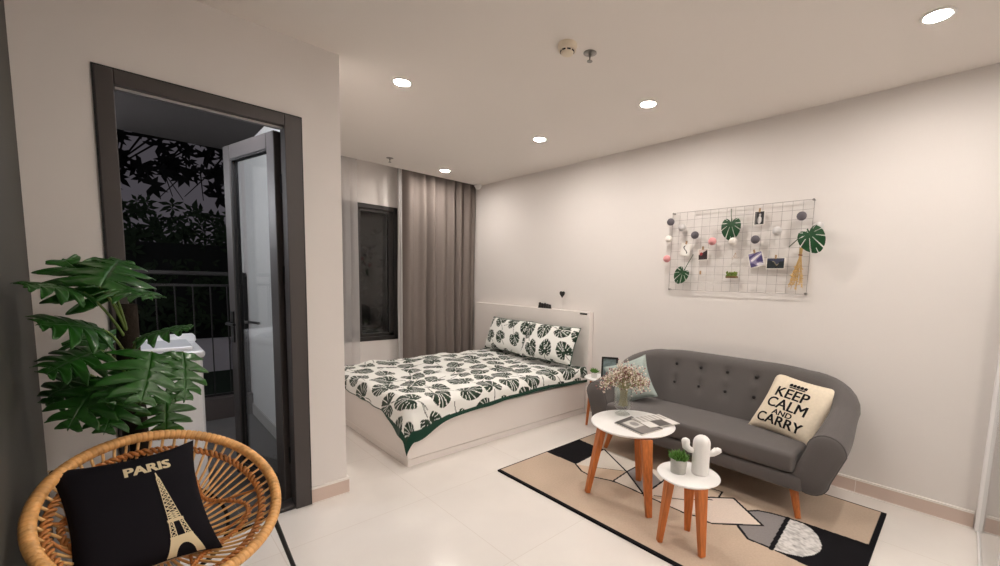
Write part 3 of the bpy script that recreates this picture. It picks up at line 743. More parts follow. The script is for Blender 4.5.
# ------------------------------------------------------------------ rug
def px_ground(x, y, z=.01):
    d = R_*((x-CX)/F)+U_*(-(y-CY)/F)+F_; t = (z-CH)/d.z; return (d.x*t, d.y*t)
def build_rug():
    x0, x1, y0, y1, ds = 1.836, 3.245, .215, 2.215, .004
    xs, ys = np.arange(x0, x1+ds/2, ds), np.arange(y0, y1+ds/2, ds)
    X, Y = np.meshgrid(xs, ys, indexing='ij'); x, y = X.ravel(), Y.ravel()
    def inside(poly_):
        m_ = np.zeros(x.size, bool); n_ = len(poly_)
        for i in range(n_):
            (xa, ya), (xb, yb) = poly_[i], poly_[(i+1) % n_]
            c_ = ((ya > y) != (yb > y)) & (x < (xb-xa)*(y-ya)/(yb-ya+1e-12)+xa); m_ ^= c_
        return m_
    def line(pts, w):
        m_ = np.zeros(x.size, bool)
        for (xa, ya), (xb, yb) in zip(pts[:-1], pts[1:]):
            L2 = (xb-xa)**2+(yb-ya)**2+1e-12; t = np.clip(((x-xa)*(xb-xa)+(y-ya)*(yb-ya))/L2, 0, 1)
            m_ |= np.hypot(x-xa-t*(xb-xa), y-ya-t*(yb-ya)) < w/2
        return m_
    g = px_ground; G = lambda *p: [g(*q_) for q_ in p]
    tan, blk, cream, pink, grey, spk = (np.array(lin(c_)) for c_ in ((197, 177, 158), (20, 19, 23), (222, 214, 204), (224, 208, 196), (138, 133, 133), (208, 205, 203)))
    C = np.tile(tan, (x.size, 1))
    n1 = np.sin(x*11+2*np.sin(y*7))*np.sin(y*9+1.5*np.sin(x*8)); C *= (1+.05*n1)[:, None]
    cell = G((604.5, 449.7), (620, 455), (640, 464), (664, 474), (678, 484), (661.5, 482.2), (644, 494.9), (612.5, 481), (591.8, 476.7), (581.5, 471.1), (575.9, 464.4))
    C[inside(cell)] = cream
    C[inside(G((575.9, 464.4), (593.4, 467.2), (626.8, 471.4), (612.5, 481), (591.8, 476.7), (581.5, 471.1)))] = np.array(lin((214, 192, 170)))
    C[inside(G((637, 466), (652, 472), (661.5, 482.2), (644, 494.9), (626.8, 471.9)))] = grey*1.15
    C[inside(G((644, 494.9), (661.5, 482.2), (690, 487), (712, 497.5), (690, 500), (654, 496)))] = pink
    C[inside(G((654, 499), (690, 500), (712, 500), (703, 514), (684.5, 513.2)))] = pink*.95
    C[inside(G((545, 451.2), (576.7, 438.5), (591.8, 444.9), (604.5, 449.7), (575.9, 464.4)))] = blk
    quad = G((698, 497), (712.1, 497.5), (733.7, 498.4), (762.7, 525.6), (712.1, 523.7), (700, 519)); C[inside(quad)] = pink
    gr = G((733, 512), (750, 511), (758, 510.6), (772, 513.5), (788, 518), (771, 548.5), (748, 539), (737, 525)); C[inside(gr)] = grey
    C[inside(quad)] = pink
    c1 = g(788, 518); c2 = g(874, 547); c3 = g(771, 549); c4 = g(807, 566)
    k = (c4[1]-y0)/(c3[1]-c4[1]); c5 = (c4[0]+(c4[0]-c3[0])*k, y0-.01)
    k2 = (c2[1]-y0)/(c1[1]-c2[1]); c6 = (c2[0]+(c2[0]-c1[0])*k2*.4, y0-.01)
    C[inside([c1, c2, c6, c5, c4, c3])] = blk
    rs = np.random.default_rng(3); mott = np.zeros(x.size)
    for _ in range(40):
        kx, ky = rs.normal(0, 110, 2); mott += np.sin(x*kx+y*ky+rs.uniform(0, 6))
    sp = inside(G((788, 519), (802, 523), (811, 528.5), (818, 536), (822, 546), (820, 551.5), (814, 555), (802, 557), (786, 553.5), (772, 549)))
    C[sp] = spk*np.clip(1-.035*(mott[sp]+2), .45, 1.1)[:, None]
    blacks = [(G((604.5, 449.7), (626.8, 471.9), (644, 494.9)), .009), (G((612.5, 481.5), (626.8, 471.9), (652, 457.5)), .008),
        (G((575.9, 464.4), (581.5, 471.1), (591.8, 476.7), (612.5, 481), (627, 487), (644, 494.9)), .009), (G((644, 494.9), (661.5, 482.2), (672, 474)), .009),
        (G((654.3, 495.7), (687.7, 500.4), (712, 497.5)), .006), (G((644, 496), (654.3, 499.6), (684.5, 513.2), (698.8, 517.1), (704, 512)), .009),
        (G((593.4, 467.2), (626.8, 471.4)), .004), (quad+[quad[0]], .010), (G((706, 487), (722.4, 492), (718.7, 497.5)), .008), (G((690, 489), (704, 499), (712, 500)), .008),
        (gr+[gr[0]], .010), ([c1, c3], .016), ([c1, c2], .010)]
    for pts, w in blacks: C[line(pts, w*1.5)] = blk
    C[inside(quad) & ~line(quad+[quad[0]], .015) & line(gr+[gr[0]], .017)] = pink
    C[(x < x0+.022)] = blk; C[(y < y0+.026)] = blk; C[(y > y1-.008)] = blk; C[(x > x1-.010)] = blk
    P = np.stack([X, Y, np.full(X.shape, .011)], -1)
    top = MB(); top.grid(P)
    n_, m_ = X.shape
    # sides down to the floor
    border = [i*m_ for i in range(n_)]+[(n_-1)*m_+j for j in range(1, m_)]+[i*m_+m_-1 for i in range(n_-2, -1, -1)]+[j for j in range(m_-2, 0, -1)]
    o0 = len(top.v); top.v.extend([(top.v[i][0], top.v[i][1], .0005) for i in border]); L = len(border)
    top.f.extend([(border[i], border[(i+1) % L], o0+(i+1) % L, o0+i) for i in range(L)])
    C = np.concatenate([C, np.tile(blk, (L, 1))])
    o_ = top.build('rug', mat('rug_pile', (255, 255, 255), .95, attr='pattern', var=.05, vscale=90, bump=.3, bscale=500), origin=(2.54, 1.215, 0), cols=C)
    tag(o_, 'tan and black area rug with cream and grey geometric shapes under the coffee tables', 'rug')
build_rug()

# ------------------------------------------------------------------ tables
M_top = mat('white_lacquer', (244, 243, 242), .3)
def round_table(name, label, c, r, z, legs, lw, th=.022):
    t = thing(name, label, 'table', (c[0], c[1], .011))
    MB().lathe((c[0], c[1], 0), [(r-.022, z-th), (r-.004, z-th*.45), (r, z-.006), (r-.003, z-.001), (r-.006, z)], 72).build('table_top', M_top, t, smooth=True, angle=30)
    for bx, by in legs:
        d = Vector((bx-c[0], by-c[1], 0)); a = Vector((c[0], c[1], z-th))+d*.72
        l = MB(); d.normalize()
        l.bar((a.x, a.y, z-th), (bx, by, .0125), lw*1.45, lw*.72, lw*.85, lw*.6, hint=(d.x, d.y, .01)); l.build('leg', M_oak, t, bevel=.003)
    return t
round_table('coffee_table', 'larger round white coffee table with three oak legs holding the flowers and magazines', (2.325, 1.442), .268, .46, ((2.067, 1.587), (2.105, 1.165), (2.465, 1.455)), .046)
round_table('coffee_table', 'small round white coffee table with three oak legs holding the cactus figure', (2.045, .922), .156, .385, ((1.945, 1.008), (1.99, .80), (2.155, .955)), .042)
round_table('side_table', 'small round white side table between the bed and the sofa', (3.16, 2.32), .155, .478, ((3.075, 2.405), (3.26, 2.40), (3.165, 2.205)), .034)

# vase with dried flowers
VX, VY, VZ = 2.412, 1.578, .46
vs_ = thing('vase', 'cut-glass footed vase on the larger coffee table', 'vase', (VX, VY, VZ))
M_vase = glass_mat('cut_glass', (.95, .96, .95), 1, 1.75, .10)
vb = MB(); pr = [(.050, 0), (.051, .004), (.036, .012), (.018, .020), (.020, .030), (.046, .042), (.057, .058), (.059, .12), (.056, .17), (.060, .195), (.056, .195), (.052, .17), (.055, .12), (.052, .063), (.0, .048)]
vb.lathe((VX, VY, VZ), pr, 40)
for i, p in enumerate(vb.v):
    a = math.atan2(p[1]-VY, p[0]-VX); hz = p[2]-VZ
    if .06 < hz < .18:
        k = 1+.03*math.cos(a*10+hz*120); vb.v[i] = (VX+(p[0]-VX)*k, VY+(p[1]-VY)*k, p[2])
vb.build('vase_body', M_vase, vs_, smooth=True, angle=40)
bq = thing('dried_flowers', 'bunch of tiny white and dusty pink dried flowers in the glass vase', 'flowers', (VX, VY, VZ+.06))
stm = MB(); bw = MB(); bpk = MB(); bgr = MB(); rr_ = random.Random(9)
for k in range(85):
    a = rr_.uniform(0, 2*PI); q_ = rr_.random()**.6; sp = .150*q_; zz = .315-.09*q_**2+rr_.uniform(-.03, .03)
    b0 = Vector((VX+rr_.uniform(-.025, .025), VY+rr_.uniform(-.025, .025), VZ+.06)); nk = Vector((VX+.035*q_*math.cos(a), VY+.035*q_*math.sin(a), VZ+.19)); tp = Vector((VX+sp*math.cos(a), VY+sp*math.sin(a), VZ+zz))
    stm.tube([b0, nk, tp], [.0011, .0011, .0008], 4)
    for _ in range(13):
        w = tp+Vector((rr_.gauss(0, .022), rr_.gauss(0, .022), rr_.gauss(-.018, .026)))
        stm.tube([nk.lerp(tp, .8), w], .0006, 3)
        tgt = bpk if rr_.random() < .40+.3*(zz > .36) else bw
        tgt.octa(w, rr_.uniform(.0045, .0078))
    for _ in range(2): bgr.octa(nk.lerp(tp, rr_.uniform(.5, .9))+Vector((rr_.gauss(0, .015), rr_.gauss(0, .015), 0)), .005)
stm.build('stems', mat('dried_stem', (176, 170, 128), .8), bq)['kind'] = 'stuff'
for mb_, nm, cl in ((bw, 'white_blossoms', (230, 218, 206)), (bpk, 'pink_blossoms', (150, 106, 108)), (bgr, 'green_buds', (120, 124, 80))):
    ob = mb_.build(nm, mat(nm, cl, .9), bq); ob['kind'] = 'stuff'

# magazines
def magazine(label, pts, z, th, art, slant=0):
    c_ = Vector((sum(p[0] for p in pts)/4, sum(p[1] for p in pts)/4, z))
    mg = thing('magazine', label, 'magazine', c_, 'magazines on the coffee table')
    A, B, Cc, D = (Vector((*p, 0)) for p in pts)     # A->B width, A->D height
    if (B-A).cross(D-A).z < 0: B, D = D, B
    MB().prism([p[:2] for p in (A, B, Cc, D)], z, z+th).build('pages', mat('paper_edge', (226, 222, 216), .7), mg)
    n_ = 40; P = np.zeros((n_+1, n_+1, 3)); cols = np.zeros(((n_+1)**2, 3))
    for i in range(n_+1):
        for j in range(n_+1):
            s, t = i/n_, j/n_; p = A*(1-s)*(1-t)+B*s*(1-t)+Cc*s*t+D*(1-s)*t
            P[i, j] = (p.x, p.y, z+th+.0008); cols[i*(n_+1)+j] = lin(art(s, t))
    mb_ = MB(); mb_.grid(P); mb_.build('cover', mat('printed_paper', (255, 255, 255), .35, attr='pattern'), mg, cols=cols)
def art1(s, t):
    if t < .12 or t > .9: return (70, 68, 70)
    if .16 < s < .62 and .2 < t < .78: return (215, 212, 208) if (s-.4)**2+(t-.5)**2 > .02 else (150, 146, 144)
    return (84, 80, 80) if s < .16 else (128, 122, 120)
def art2(s, t):
    if .46 < s < .5: return (180, 176, 170)
    if s < .46: return (236, 233, 230) if (int(t*14) % 2) else (186, 182, 178)
    return (92, 88, 86) if .3 < t < .75 else (238, 235, 232)
magazine('grey-covered magazine lying flat under the open one', [(2.205, 1.50), (2.40, 1.50), (2.345, 1.235), (2.150, 1.265)], .4605, .007, art1)
magazine('open magazine with grey pictures overlapping the grey-covered one', [(2.355, 1.47), (2.575, 1.395), (2.505, 1.205), (2.285, 1.29)], .4690, .004, art2)

# cactus figure and succulents
cf = thing('cactus_figurine', 'white ceramic cactus figure with two arms on the small table', 'figurine', (2.092, .882, .385))
M_cer = mat('white_ceramic', (240, 238, 236), .35, bump=.15, bscale=160)
def capsule(c, r, h, n=28, rib=0):
    pr = [(r*.9, 0), (r*.98, .004), (r, .012)]+[(r, h*k/6) for k in range(1, 5)]+[(r*math.cos(a), h-r+r*math.sin(a)) for a in np.linspace(0, PI/2*.98, 8)]
    mb_ = MB(); mb_.lathe(c, pr, n); return mb_
capsule((2.092, .882, .385), .043, .205).build('body', M_cer, cf, smooth=True)
lat = Vector((.66, -.75, 0)).normalized()
b0 = Vector((2.092, .882, .385))
def arm(sg, z0, z1, out):
    pts = [b0+lat*sg*.03+Vector((0, 0, z0)), b0+lat*sg*(out*.75)+Vector((0, 0, z0+.006)), b0+lat*sg*out+Vector((0, 0, z0+.022)), b0+lat*sg*(out+.004)+Vector((0, 0, z1-.008)), b0+lat*sg*(out+.004)+Vector((0, 0, z1)), b0+lat*sg*(out+.004)+Vector((0, 0, z1+.006))]
    MB().tube(pts, [.014, .016, .020, .021, .017, .004], 14).build('arm', M_cer, cf, smooth=True)
arm(-1, .118, .180, .078); arm(1, .104, .136, .078)
def succulent(label, c, r, h, potm, n=26, leaf=.045, name='potted_succulent', open_=.9):
    s = thing(name, label, 'potted plant', c)
    MB().lathe(c, [(r*.9, 0), (r, h), (r*.88, h), (r*.86, h*.88), (0, h*.88)], 32).build('pot', potm, s, smooth=True, angle=30)
    MB().lathe((c[0], c[1], c[2]+h*.88), [(r*.85, -.002), (r*.85, .003), (0, .004)], 20).build('soil', mat('dark_soil', (48, 38, 30), .95), s)
    rr = random.Random(int(c[0]*100)); f = MB()
    for k in range(n):
        a = k*2.4; q_ = (k/n)**.5; d = Vector((math.cos(a)*open_*(.15+q_), math.sin(a)*open_*(.15+q_), 1.15-q_*.75)).normalized()
        p = Vector((c[0]+math.cos(a)*r*.5*q_, c[1]+math.sin(a)*r*.5*q_, c[2]+h*.92)); L = leaf*rr.uniform(.8, 1.15)
        f.tube([p, p+d*L*.35, p+d*L*.7+Vector((0, 0, .002)), p+d*L+Vector((0, 0, .006))], [.004, L*.13, L*.11, .001], 7)
    f.build('leaves', mat('succulent_green', (78, 122, 40), .5, var=.2, vscale=60), s, smooth=True)
succulent('small green succulent in a round concrete pot on the small table', (2.02, .965, .385), .042, .074, mat('pale_concrete', (186, 184, 178), .8, var=.05, vscale=90), 64, .044)
succulent('tiny succulent in a white pot on the side table', (3.085, 2.345, .478), .030, .05, M_cer, 22, .042)
pf = thing('framed_photo', 'black picture frame standing on the side table', 'picture', (3.18, 2.25, .478))
fn = Vector((-.80, -.55, .18)).normalized(); fr_r, fr_u, fn = frame(fn, (.55, -.8, 0)); fc = Vector((3.18, 2.245, .478))+fr_u*.098
M_frame = mat('black_frame', (26, 25, 26), .4)
m = MB()
for a, b, ha, hb_ in ((-.067, 0, .008, .098), (.067, 0, .008, .098), (0, .090, .075, .008), (0, -.090, .075, .008)): m.obox(fc+fr_r*a+fr_u*b, (fr_r, fr_u, fn), (ha, hb_, .008))
m.build('frame', M_frame, pf)
MB().obox(fc-fn*.003, (fr_r, fr_u, fn), (.060, .083, .003)).build('picture', mat('blue_grey_photo', (120, 136, 138), .3, var=.5, vscale=24), pf)
MB().obox(fc-fn*.055-fr_u*.03-Vector((0, 0, .0)), (fr_r, (fr_u+fn*.75).normalized(), (fn-fr_u*.75).normalized()), (.014, .068, .002)).build('stand', M_frame, pf)

# ------------------------------------------------------------------ wire grid wall and the things clipped to it
GX = XR-.028
gd = thing('wire_grid', 'white wire grid panel hung on the wall above the sofa', 'wire grid', (XR-.02, 1.305, 1.31))
GY0, GY1, GZ0, GZ1 = .785, 1.83, 1.316, 1.97
wg = MB()
M_wire = mat('pale_wire', (172, 165, 163), .5, .2)
for k in range(17):
    y = GY0+(GY1-GY0)*k/16; wg.tube([(GX, y, GZ0), (GX, y, GZ1)], .0014 if 0 < k < 16 else .0024, 6)
for k in range(11):
    z = GZ0+(GZ1-GZ0)*k/10; wg.tube([(GX-.003, GY0, z), (GX-.003, GY1, z)], .0014 if 0 < k < 10 else .0024, 6)
wg.build('wire_mesh', M_wire, gd)
for y, z in ((GY0+.005, GZ1-.003), (GY1-.005, GZ1-.003), (GY0+.005, GZ0+.003), (GY1-.005, GZ0+.003)):
    MB().lathe((XR, y, z), [(.006, 0), (.006, .026), (.0085, .03), (.0085, .034), (0, .036)], 12, (Vector((0, 1, 0)), Vector((0, 0, 1)), Vector((-1, 0, 0)))).build('mounting_pin', mat('dull_chrome', (150, 146, 142)), gd, smooth=True, angle=40)
def gpx(x, y, X):
    d = R_*((x-CX)/F)+U_*(-(y-CY)/F)+F_; t = X/d.x; return Vector((X, d.y*t, CH+d.z*t))
balls = {'grey': mat('charcoal_cotton', (104, 100, 106), .95, bump=.4, bscale=300), 'pale': mat('pale_grey_cotton', (206, 204, 204), .95, bump=.4, bscale=300),
         'white': mat('white_cotton', (242, 236, 230), .95, bump=.4, bscale=300), 'pink': mat('pink_cotton', (226, 160, 162), .95, bump=.4, bscale=300)}
for (x, y), k, lb in (((670.8, 222), 'grey', 'charcoal cotton ball at the top left corner of the wire grid'), ((694.9, 235.1), 'grey', 'charcoal cotton ball above the line sketch card on the grid'),
    ((755.3, 239.5), 'grey', 'charcoal cotton ball between the monochrome photo and the purple photo'), ((801.7, 216), 'grey', 'charcoal cotton ball above the right-hand monstera leaf'),
    ((682, 227.5), 'pale', 'pale grey cotton ball beside the top left charcoal ball'), ((777, 231), 'pale', 'pale grey cotton ball above the landscape photo'), ((819, 226.5), 'pale', 'pale grey cotton ball at the right edge of the grid'),
    ((668.7, 239.2), 'white', 'white cotton ball at the left edge of the grid above the pink one'), ((733, 241.5), 'white', 'white cotton ball under the middle monstera leaf'),
    ((712.3, 241.3), 'pink', 'pink cotton ball left of the middle monstera leaf'), ((666.9, 258.8), 'pink', 'pink cotton ball at the lower left edge of the grid')):
    p = gpx(x, y, GX-.038); r = .031
    b = thing('cotton_ball', lb, 'ball ornament', p, 'cotton balls on the wire grid')
    MB().ball(p, r, 20, 12).build('ball', balls[k], b, smooth=True)
    MB().tube([p+Vector((r-.002, 0, 0)), (GX-.002, p.y, p.z)], .003, 6).build('clip', M_white, b)
# three cut monstera leaves
M_mon = mat('monstera_green', (20, 70, 36), .4, var=.15, vscale=30)
def monstera_leaf(label, x, y, size, ang, stem, hang):
    c_ = gpx(x, y, GX-.03-hang); e = thing('monstera_leaf', label, 'leaf', c_, 'monstera leaves on the wire grid')
    n_ = 110; uu = np.linspace(-1.1, 1.1, n_+1); U, V = np.meshgrid(uu, uu, indexing='ij'); mid = (uu[:-1]+uu[1:])/2; Um, Vm = np.meshgrid(mid, mid, indexing='ij')
    mk = monstera(Um, Vm, 5, .030) | ((np.abs(Um) < .05) & (np.abs(Vm) < .75))
    ca, sa = math.cos(ang), math.sin(ang); mb_ = MB(); idx = {}
    def vid(i, j):
        if (i, j) not in idx:
            a, b = U[i, j]*size, V[i, j]*size; yy = a*ca-b*sa; zz = a*sa+b*ca
            idx[(i, j)] = len(mb_.v); mb_.v.append((c_.x-.012*(1-(U[i, j]**2+V[i, j]**2)*.8)-.006*abs(U[i, j]), c_.y-yy, c_.z+zz))
        return idx[(i, j)]
    for i in range(n_):
        for j in range(n_):
            if mk[i, j]: mb_.f.append((vid(i, j), vid(i+1, j), vid(i+1, j+1), vid(i, j+1)))
    mb_.build('leaf_blade', M_mon, e, smooth=True, solid=.0015)
    s0 = c_+Vector((-.013, 0, 0)); tip = gpx(*stem, GX-.012)
    base = Vector((c_.x-.008, c_.y+.6*size*sa, c_.z+.6*size*ca))
    MB().tube([s0, base, (base+tip)/2+Vector((-.004, 0, 0)), tip], [.0025, .003, .003, .0035], 8).build('stalk', mat('leaf_stalk', (60, 84, 56), .5), e, smooth=True)
monstera_leaf('monstera leaf hanging at the top middle of the grid', 731.4, 227.5, .090, 0.0, (731.4, 208.8), 0)
monstera_leaf('monstera leaf at the lower left of the grid', 681.8, 274.6, .077, -.55, (693.3, 254.5), 0)
monstera_leaf('large monstera leaf at the right edge of the grid above the dried bunch', 811.8, 238.3, .096, .45, (789, 247), .06)
# photo cards
def card(label, x, y, w, h, rot, art, white=.006, name='photo_card'):
    c_ = gpx(x, y, GX-.010); e = thing(name, label, 'photo', c_, 'photo cards on the wire grid')
    ca, sa = math.cos(rot), math.sin(rot); r = Vector((0, -ca, sa)); u = Vector((0, sa, ca)); n = Vector((-1, 0, 0))
    MB().obox(c_, (r, u, n), (w/2, h/2, .0012)).build('card', mat('photo_paper', (238, 234, 228), .5), e)
    n_ = 30; P = np.zeros((n_+1, n_+1, 3)); cols = np.zeros(((n_+1)**2, 3))
    for i in range(n_+1):
        for j in range(n_+1):
            s, t = i/n_, j/n_; P[i, j] = (c_+r*((s-.5)*(w-2*white))+u*((t-.5)*(h-2*white))+n*.0016)[:]; cols[i*(n_+1)+j] = lin(art(s, t))
    mb_ = MB(); mb_.grid(P); mb_.build('picture', mat('printed_paper', (255, 255, 255)), e, cols=cols)
    k = c_+u*(h/2+.004); MB().obox(k+n*.003, (r, u, n), (.006, .014, .005)).build('peg', mat('wooden_peg', (170, 140, 108), .7), e)
def art_bw(s, t):
    if (s-.56)**2+((t-.74)*1.3)**2 < .016: return (196, 194, 192)
    if ((s-.52)/.24)**2+((t-.34)/.30)**2 < 1: return (222, 220, 218) if s > .42 else (150, 148, 148)
    return (38, 38, 40) if s > .2 else (96, 94, 94)
def art_sk(s, t):
    q_ = abs(s-.5-.22*math.sin(t*7)); return (40, 38, 40) if q_ < .07 and .15 < t < .85 else (240, 238, 234)
def art_rd(s, t): return (150, 40, 50) if (s-.3)**2+(t-.55)**2 < .03 else ((44, 30, 34) if t < .45+.5*s else (214, 196, 190))
def art_pu(s, t):
    v = math.sin(5*s+3*math.sin(4*t))+.8*math.sin(7*t-4*s+1)
    return (74, 66, 112) if v > .1 else ((226, 222, 228) if v < -.75 else (140, 132, 164))
def art_ld(s, t):
    h_ = .45+.18*math.sin(s*8)+.08*math.sin(s*19); return (70, 74, 96) if t > h_+.18 else ((170, 160, 130) if t > h_+.1 and .3 < s < .7 else (40, 46, 50))
card('monochrome photo clipped near the top of the grid', 759.4, 218.0, .075, .105, 0, art_bw)
card('white card with a black line sketch', 685.5, 249.5, .085, .105, -.12, art_sk)
card('photo with a red and black figure', 703.0, 254.5, .085, .095, .04, art_rd)
card('purple and white photo tilted below a charcoal ball', 756.0, 259.5, .105, .115, .25, art_pu)
card('dark landscape photo right of the purple one', 775.5, 263.3, .125, .085, 0, art_ld)
# moss pouch and dried bunch, a twig and a spare peg
c_ = gpx(731.8, 275.5, GX-.02)
ms = thing('moss_pouch', 'little wooden holder of green moss at the bottom of the grid', 'plant ornament', c_)
MB().obox(c_+Vector((0, 0, -.012)), (Vector((0, 1, 0)), Vector((0, 0, 1)), Vector((1, 0, 0))), (.044, .008, .014)).build('holder', mat('brown_bark', (120, 96, 70), .8), ms, bevel=.003)
mm = MB(); q_ = random.Random(2)
for k in range(60): mm.octa(c_+Vector((q_.uniform(-.012, .012), q_.uniform(-.04, .04), q_.uniform(-.005, .026))), q_.uniform(.006, .011))
mm.build('moss', mat('moss_green', (112, 132, 62), .9, var=.3, vscale=60), ms)['kind'] = 'stuff'
c_ = gpx(801, 252, GX-.012)
db = thing('dried_bunch', 'straw-coloured dried flower bunch hanging upside down from the grid', 'dried flowers', c_)
m = MB(); m2 = MB(); q_ = random.Random(4)
for k in range(22):
    t = (k/21-.5); L = q_.uniform(.16, .27); e = c_+Vector((-.006+q_.uniform(-.02, .004), .04*t*2+q_.uniform(-.01, .01)+.015, -L)); m.tube([c_+Vector((0, t*.02, .03)), c_+Vector((-.004, t*.012, -.03)), e], .0016, 4)
    for _ in range(5): m2.octa(e.lerp(c_, q_.uniform(0, .45))+Vector((q_.uniform(-.006, .004), q_.uniform(-.008, .008), 0)), q_.uniform(.004, .007))
m.build('stems', mat('straw', (206, 172, 116), .8), db); m2.build('seed_heads', mat('wheat', (216, 184, 128), .85), db)['kind'] = 'stuff'
MB().tube([c_+Vector((-.006, .012, -.02)), c_+Vector((-.012, 0, -.022)), c_+Vector((-.006, -.012, -.024))], .005, 6).build('tie', mat('brown_twine', (150, 110, 84), .8), db)
c_ = gpx(735.3, 256.5, GX-.008)
tw = MB(); q_ = random.Random(6)
for k in range(7): tw.tube([c_+Vector((0, 0, .03)), c_+Vector((-.006, q_.uniform(-.02, .02), 0)), c_+Vector((-.01, q_.uniform(-.035, .035), -.03+q_.uniform(-.01, .03)))], .0012, 4)
tag(tw.build('dried_twig', mat('twig', (176, 150, 130), .8), origin=c_), 'small bare dried twig under the white cotton ball on the grid', 'twig')
c_ = gpx(700.4, 272.6, GX-.006)
pg = MB(); pg.obox(c_, (Vector((0, 1, 0)), Vector((0, 0, 1)), Vector((1, 0, 0))), (.006, .015, .004)); pg.tube([c_+Vector((-.004, -.008, 0)), c_+Vector((-.004, .008, 0))], .002, 6)
tag(pg.build('clothes_peg', mat('wooden_peg', (170, 140, 108)), origin=c_), 'empty wooden peg below the red figure photo on the grid', 'peg')

# ------------------------------------------------------------------ rattan chair
RC = Vector((.078, 1.842, .566)); RN = Vector((.201, -.484, .852)).normalized()
E1 = Vector((1, 0, 0)); E1 = (E1-RN*E1.dot(RN)).normalized(); E2 = RN.cross(E1); RR = .318
ch = thing('rattan_chair', 'round woven rattan bowl chair on thin black metal legs', 'chair', (RC.x, RC.y, 0))
def bowl(rho, th, lift=0):
    d = .205*(1-(rho/RR)**2.2)
    return RC+(E1*math.cos(th)+E2*math.sin(th))*rho-RN*(d-lift)
M_rat = mat('honey_rattan', (226, 170, 104), .45, var=.22, vscale=26, coat=.2)
M_rat2 = mat('dark_rattan', (186, 122, 64), .5, var=.25, vscale=40)
n = 720
MB().tube([bowl(RR, 2*PI*k/n) for k in range(n)], [.0185 if k % 6 else .0148 for k in range(n)], 12, True).build('rim', M_rat, ch, smooth=True)
def braid(fn, nm, m, amp=.006, turns=46, r=.0045):
    for ph in (0, PI):
        mb_ = MB(); N = 420
        mb_.tube([fn(2*PI*k/N)+RN*(amp*math.sin(turns*2*PI*k/N+ph))+(RC-fn(2*PI*k/N)).normalized()*amp*math.cos(turns*2*PI*k/N+ph) for k in range(N)], r, 6, True)
        mb_.build(nm, m, ch, smooth=True)
braid(lambda t: bowl(RR*.885, t, .006), 'inner_braid', M_rat2, .009, 48, .0055)
petal = lambda t: bowl(RR*(.66+.12*math.cos(4*t+.6)), t, .006)
braid(petal, 'scalloped_braid', M_rat2, .006, 60, .005)
braid(lambda t: bowl(RR*.30, t, .004), 'seat_ring', M_rat2, .006, 26, .006)
M_straw = mat('pale_rattan', (232, 188, 126), .45, var=.2, vscale=26, coat=.2)
NS = 56
for k in range(NS):
    th = 2*PI*k/NS; sw = .22*math.sin(4*th)
    MB().tube([bowl(RR*(.985-.93*t), th+sw*t*(1-t)*1.6, .002) for t in np.linspace(0, 1, 9)],   .0046, 6).build('spoke', M_straw, ch, smooth=True)
for a in range(4):
    th0 = a*PI/2+PI/4; mb_ = MB(); mb_.tube([bowl(RR*(.88-.5*math.sin(PI*t)), th0-.7+1.4*t, .008) for t in np.linspace(0, 1, 30)], .005, 6); mb_.build('arch', M_rat2, ch, smooth=True)
legs_top = [bowl(RR*1.0, a, -.012) for a in (-.42, 1.9, PI+.5, -PI/2+.15)]
legs_bot = [(.485, 1.88, 0), (RC.x-.10, RC.y+.36, 0), (RC.x-.315, RC.y-.12, 0), (RC.x+.08, RC.y-.40, 0)]
for a, b in zip(legs_top, legs_bot):
    MB().tube([a, b], .0085, 10).build('leg', M_black, ch, smooth=True, angle=40)
rg = [bowl(RR*.62, 2*PI*k/48, -.014) for k in range(48)]; MB().tube(rg, .007, 8, True).build('support_ring', M_black, ch, smooth=True)
for a, ln in zip((-.42, 1.9, PI+.5, -PI/2+.15), legs_top):
    MB().tube([bowl(RR*1.0, a, -.012), bowl(RR*.85, a, -.016), bowl(RR*.62, a, -.014)], .006, 8).build('support_rod', M_black, ch, smooth=True)
# PARIS cushion
pn = Vector((.19, -.75, .635)).normalized(); pr_, pu, pn = frame(pn, (.975, .21, -.04))
pc = Vector((.0, 1.886, .540)); W = .378
pcn = thing('throw_cushion', 'black square cushion with an iron tower print in the rattan chair', 'cushion', pc)
pt, nu, nv = pillow_mesh(pc, pr_, pu, pn, W, W*1.14, .05, .010, .15, 2.2)
m = MB(); shell(m, pt, nu, nv, 1); m.build('front_cover', mat('black_cotton', (20, 18, 24), .85, bump=.2, bscale=700), pcn, smooth=True)
m = MB(); shell(m, pt, nu, nv, -1); m.build('back_cover', mat('beige_cotton', (196, 172, 144), .85), pcn, smooth=True)
M_gold = mat('cream_print', (222, 206, 170), .8)
m = MB(); text_on(m, 'PARIS', .050, .030, .115, pt, pn, W, W*1.14, .0022, 1.0); m.build('lettering', M_gold, pcn)
m = MB(); TX = .066
def P2(*pts): poly(m, [(TX+x*.92+.016*(-.02-y)/.1, (y-.045)*1.25+.021) for x, y in pts], pt, pn, W, W*1.14)
def strut(x0, y0, x1, y1, w):
    d = Vector((x1-x0, y1-y0)); L = d.length; d /= L; nx, ny = -d.y*w/2, d.x*w/2
    P2((x0+nx, y0+ny), (x0-nx, y0-ny), (x1-nx, y1-ny), (x1+nx, y1+ny))
P2((-.0015, .112), (.0015, .112), (.003, .098), (.006, .092), (-.006, .092), (-.003, .098))
lev = [(.092, .0045), (.06, .0075), (.025, .012), (-.01, .0165), (-.03, .019)]
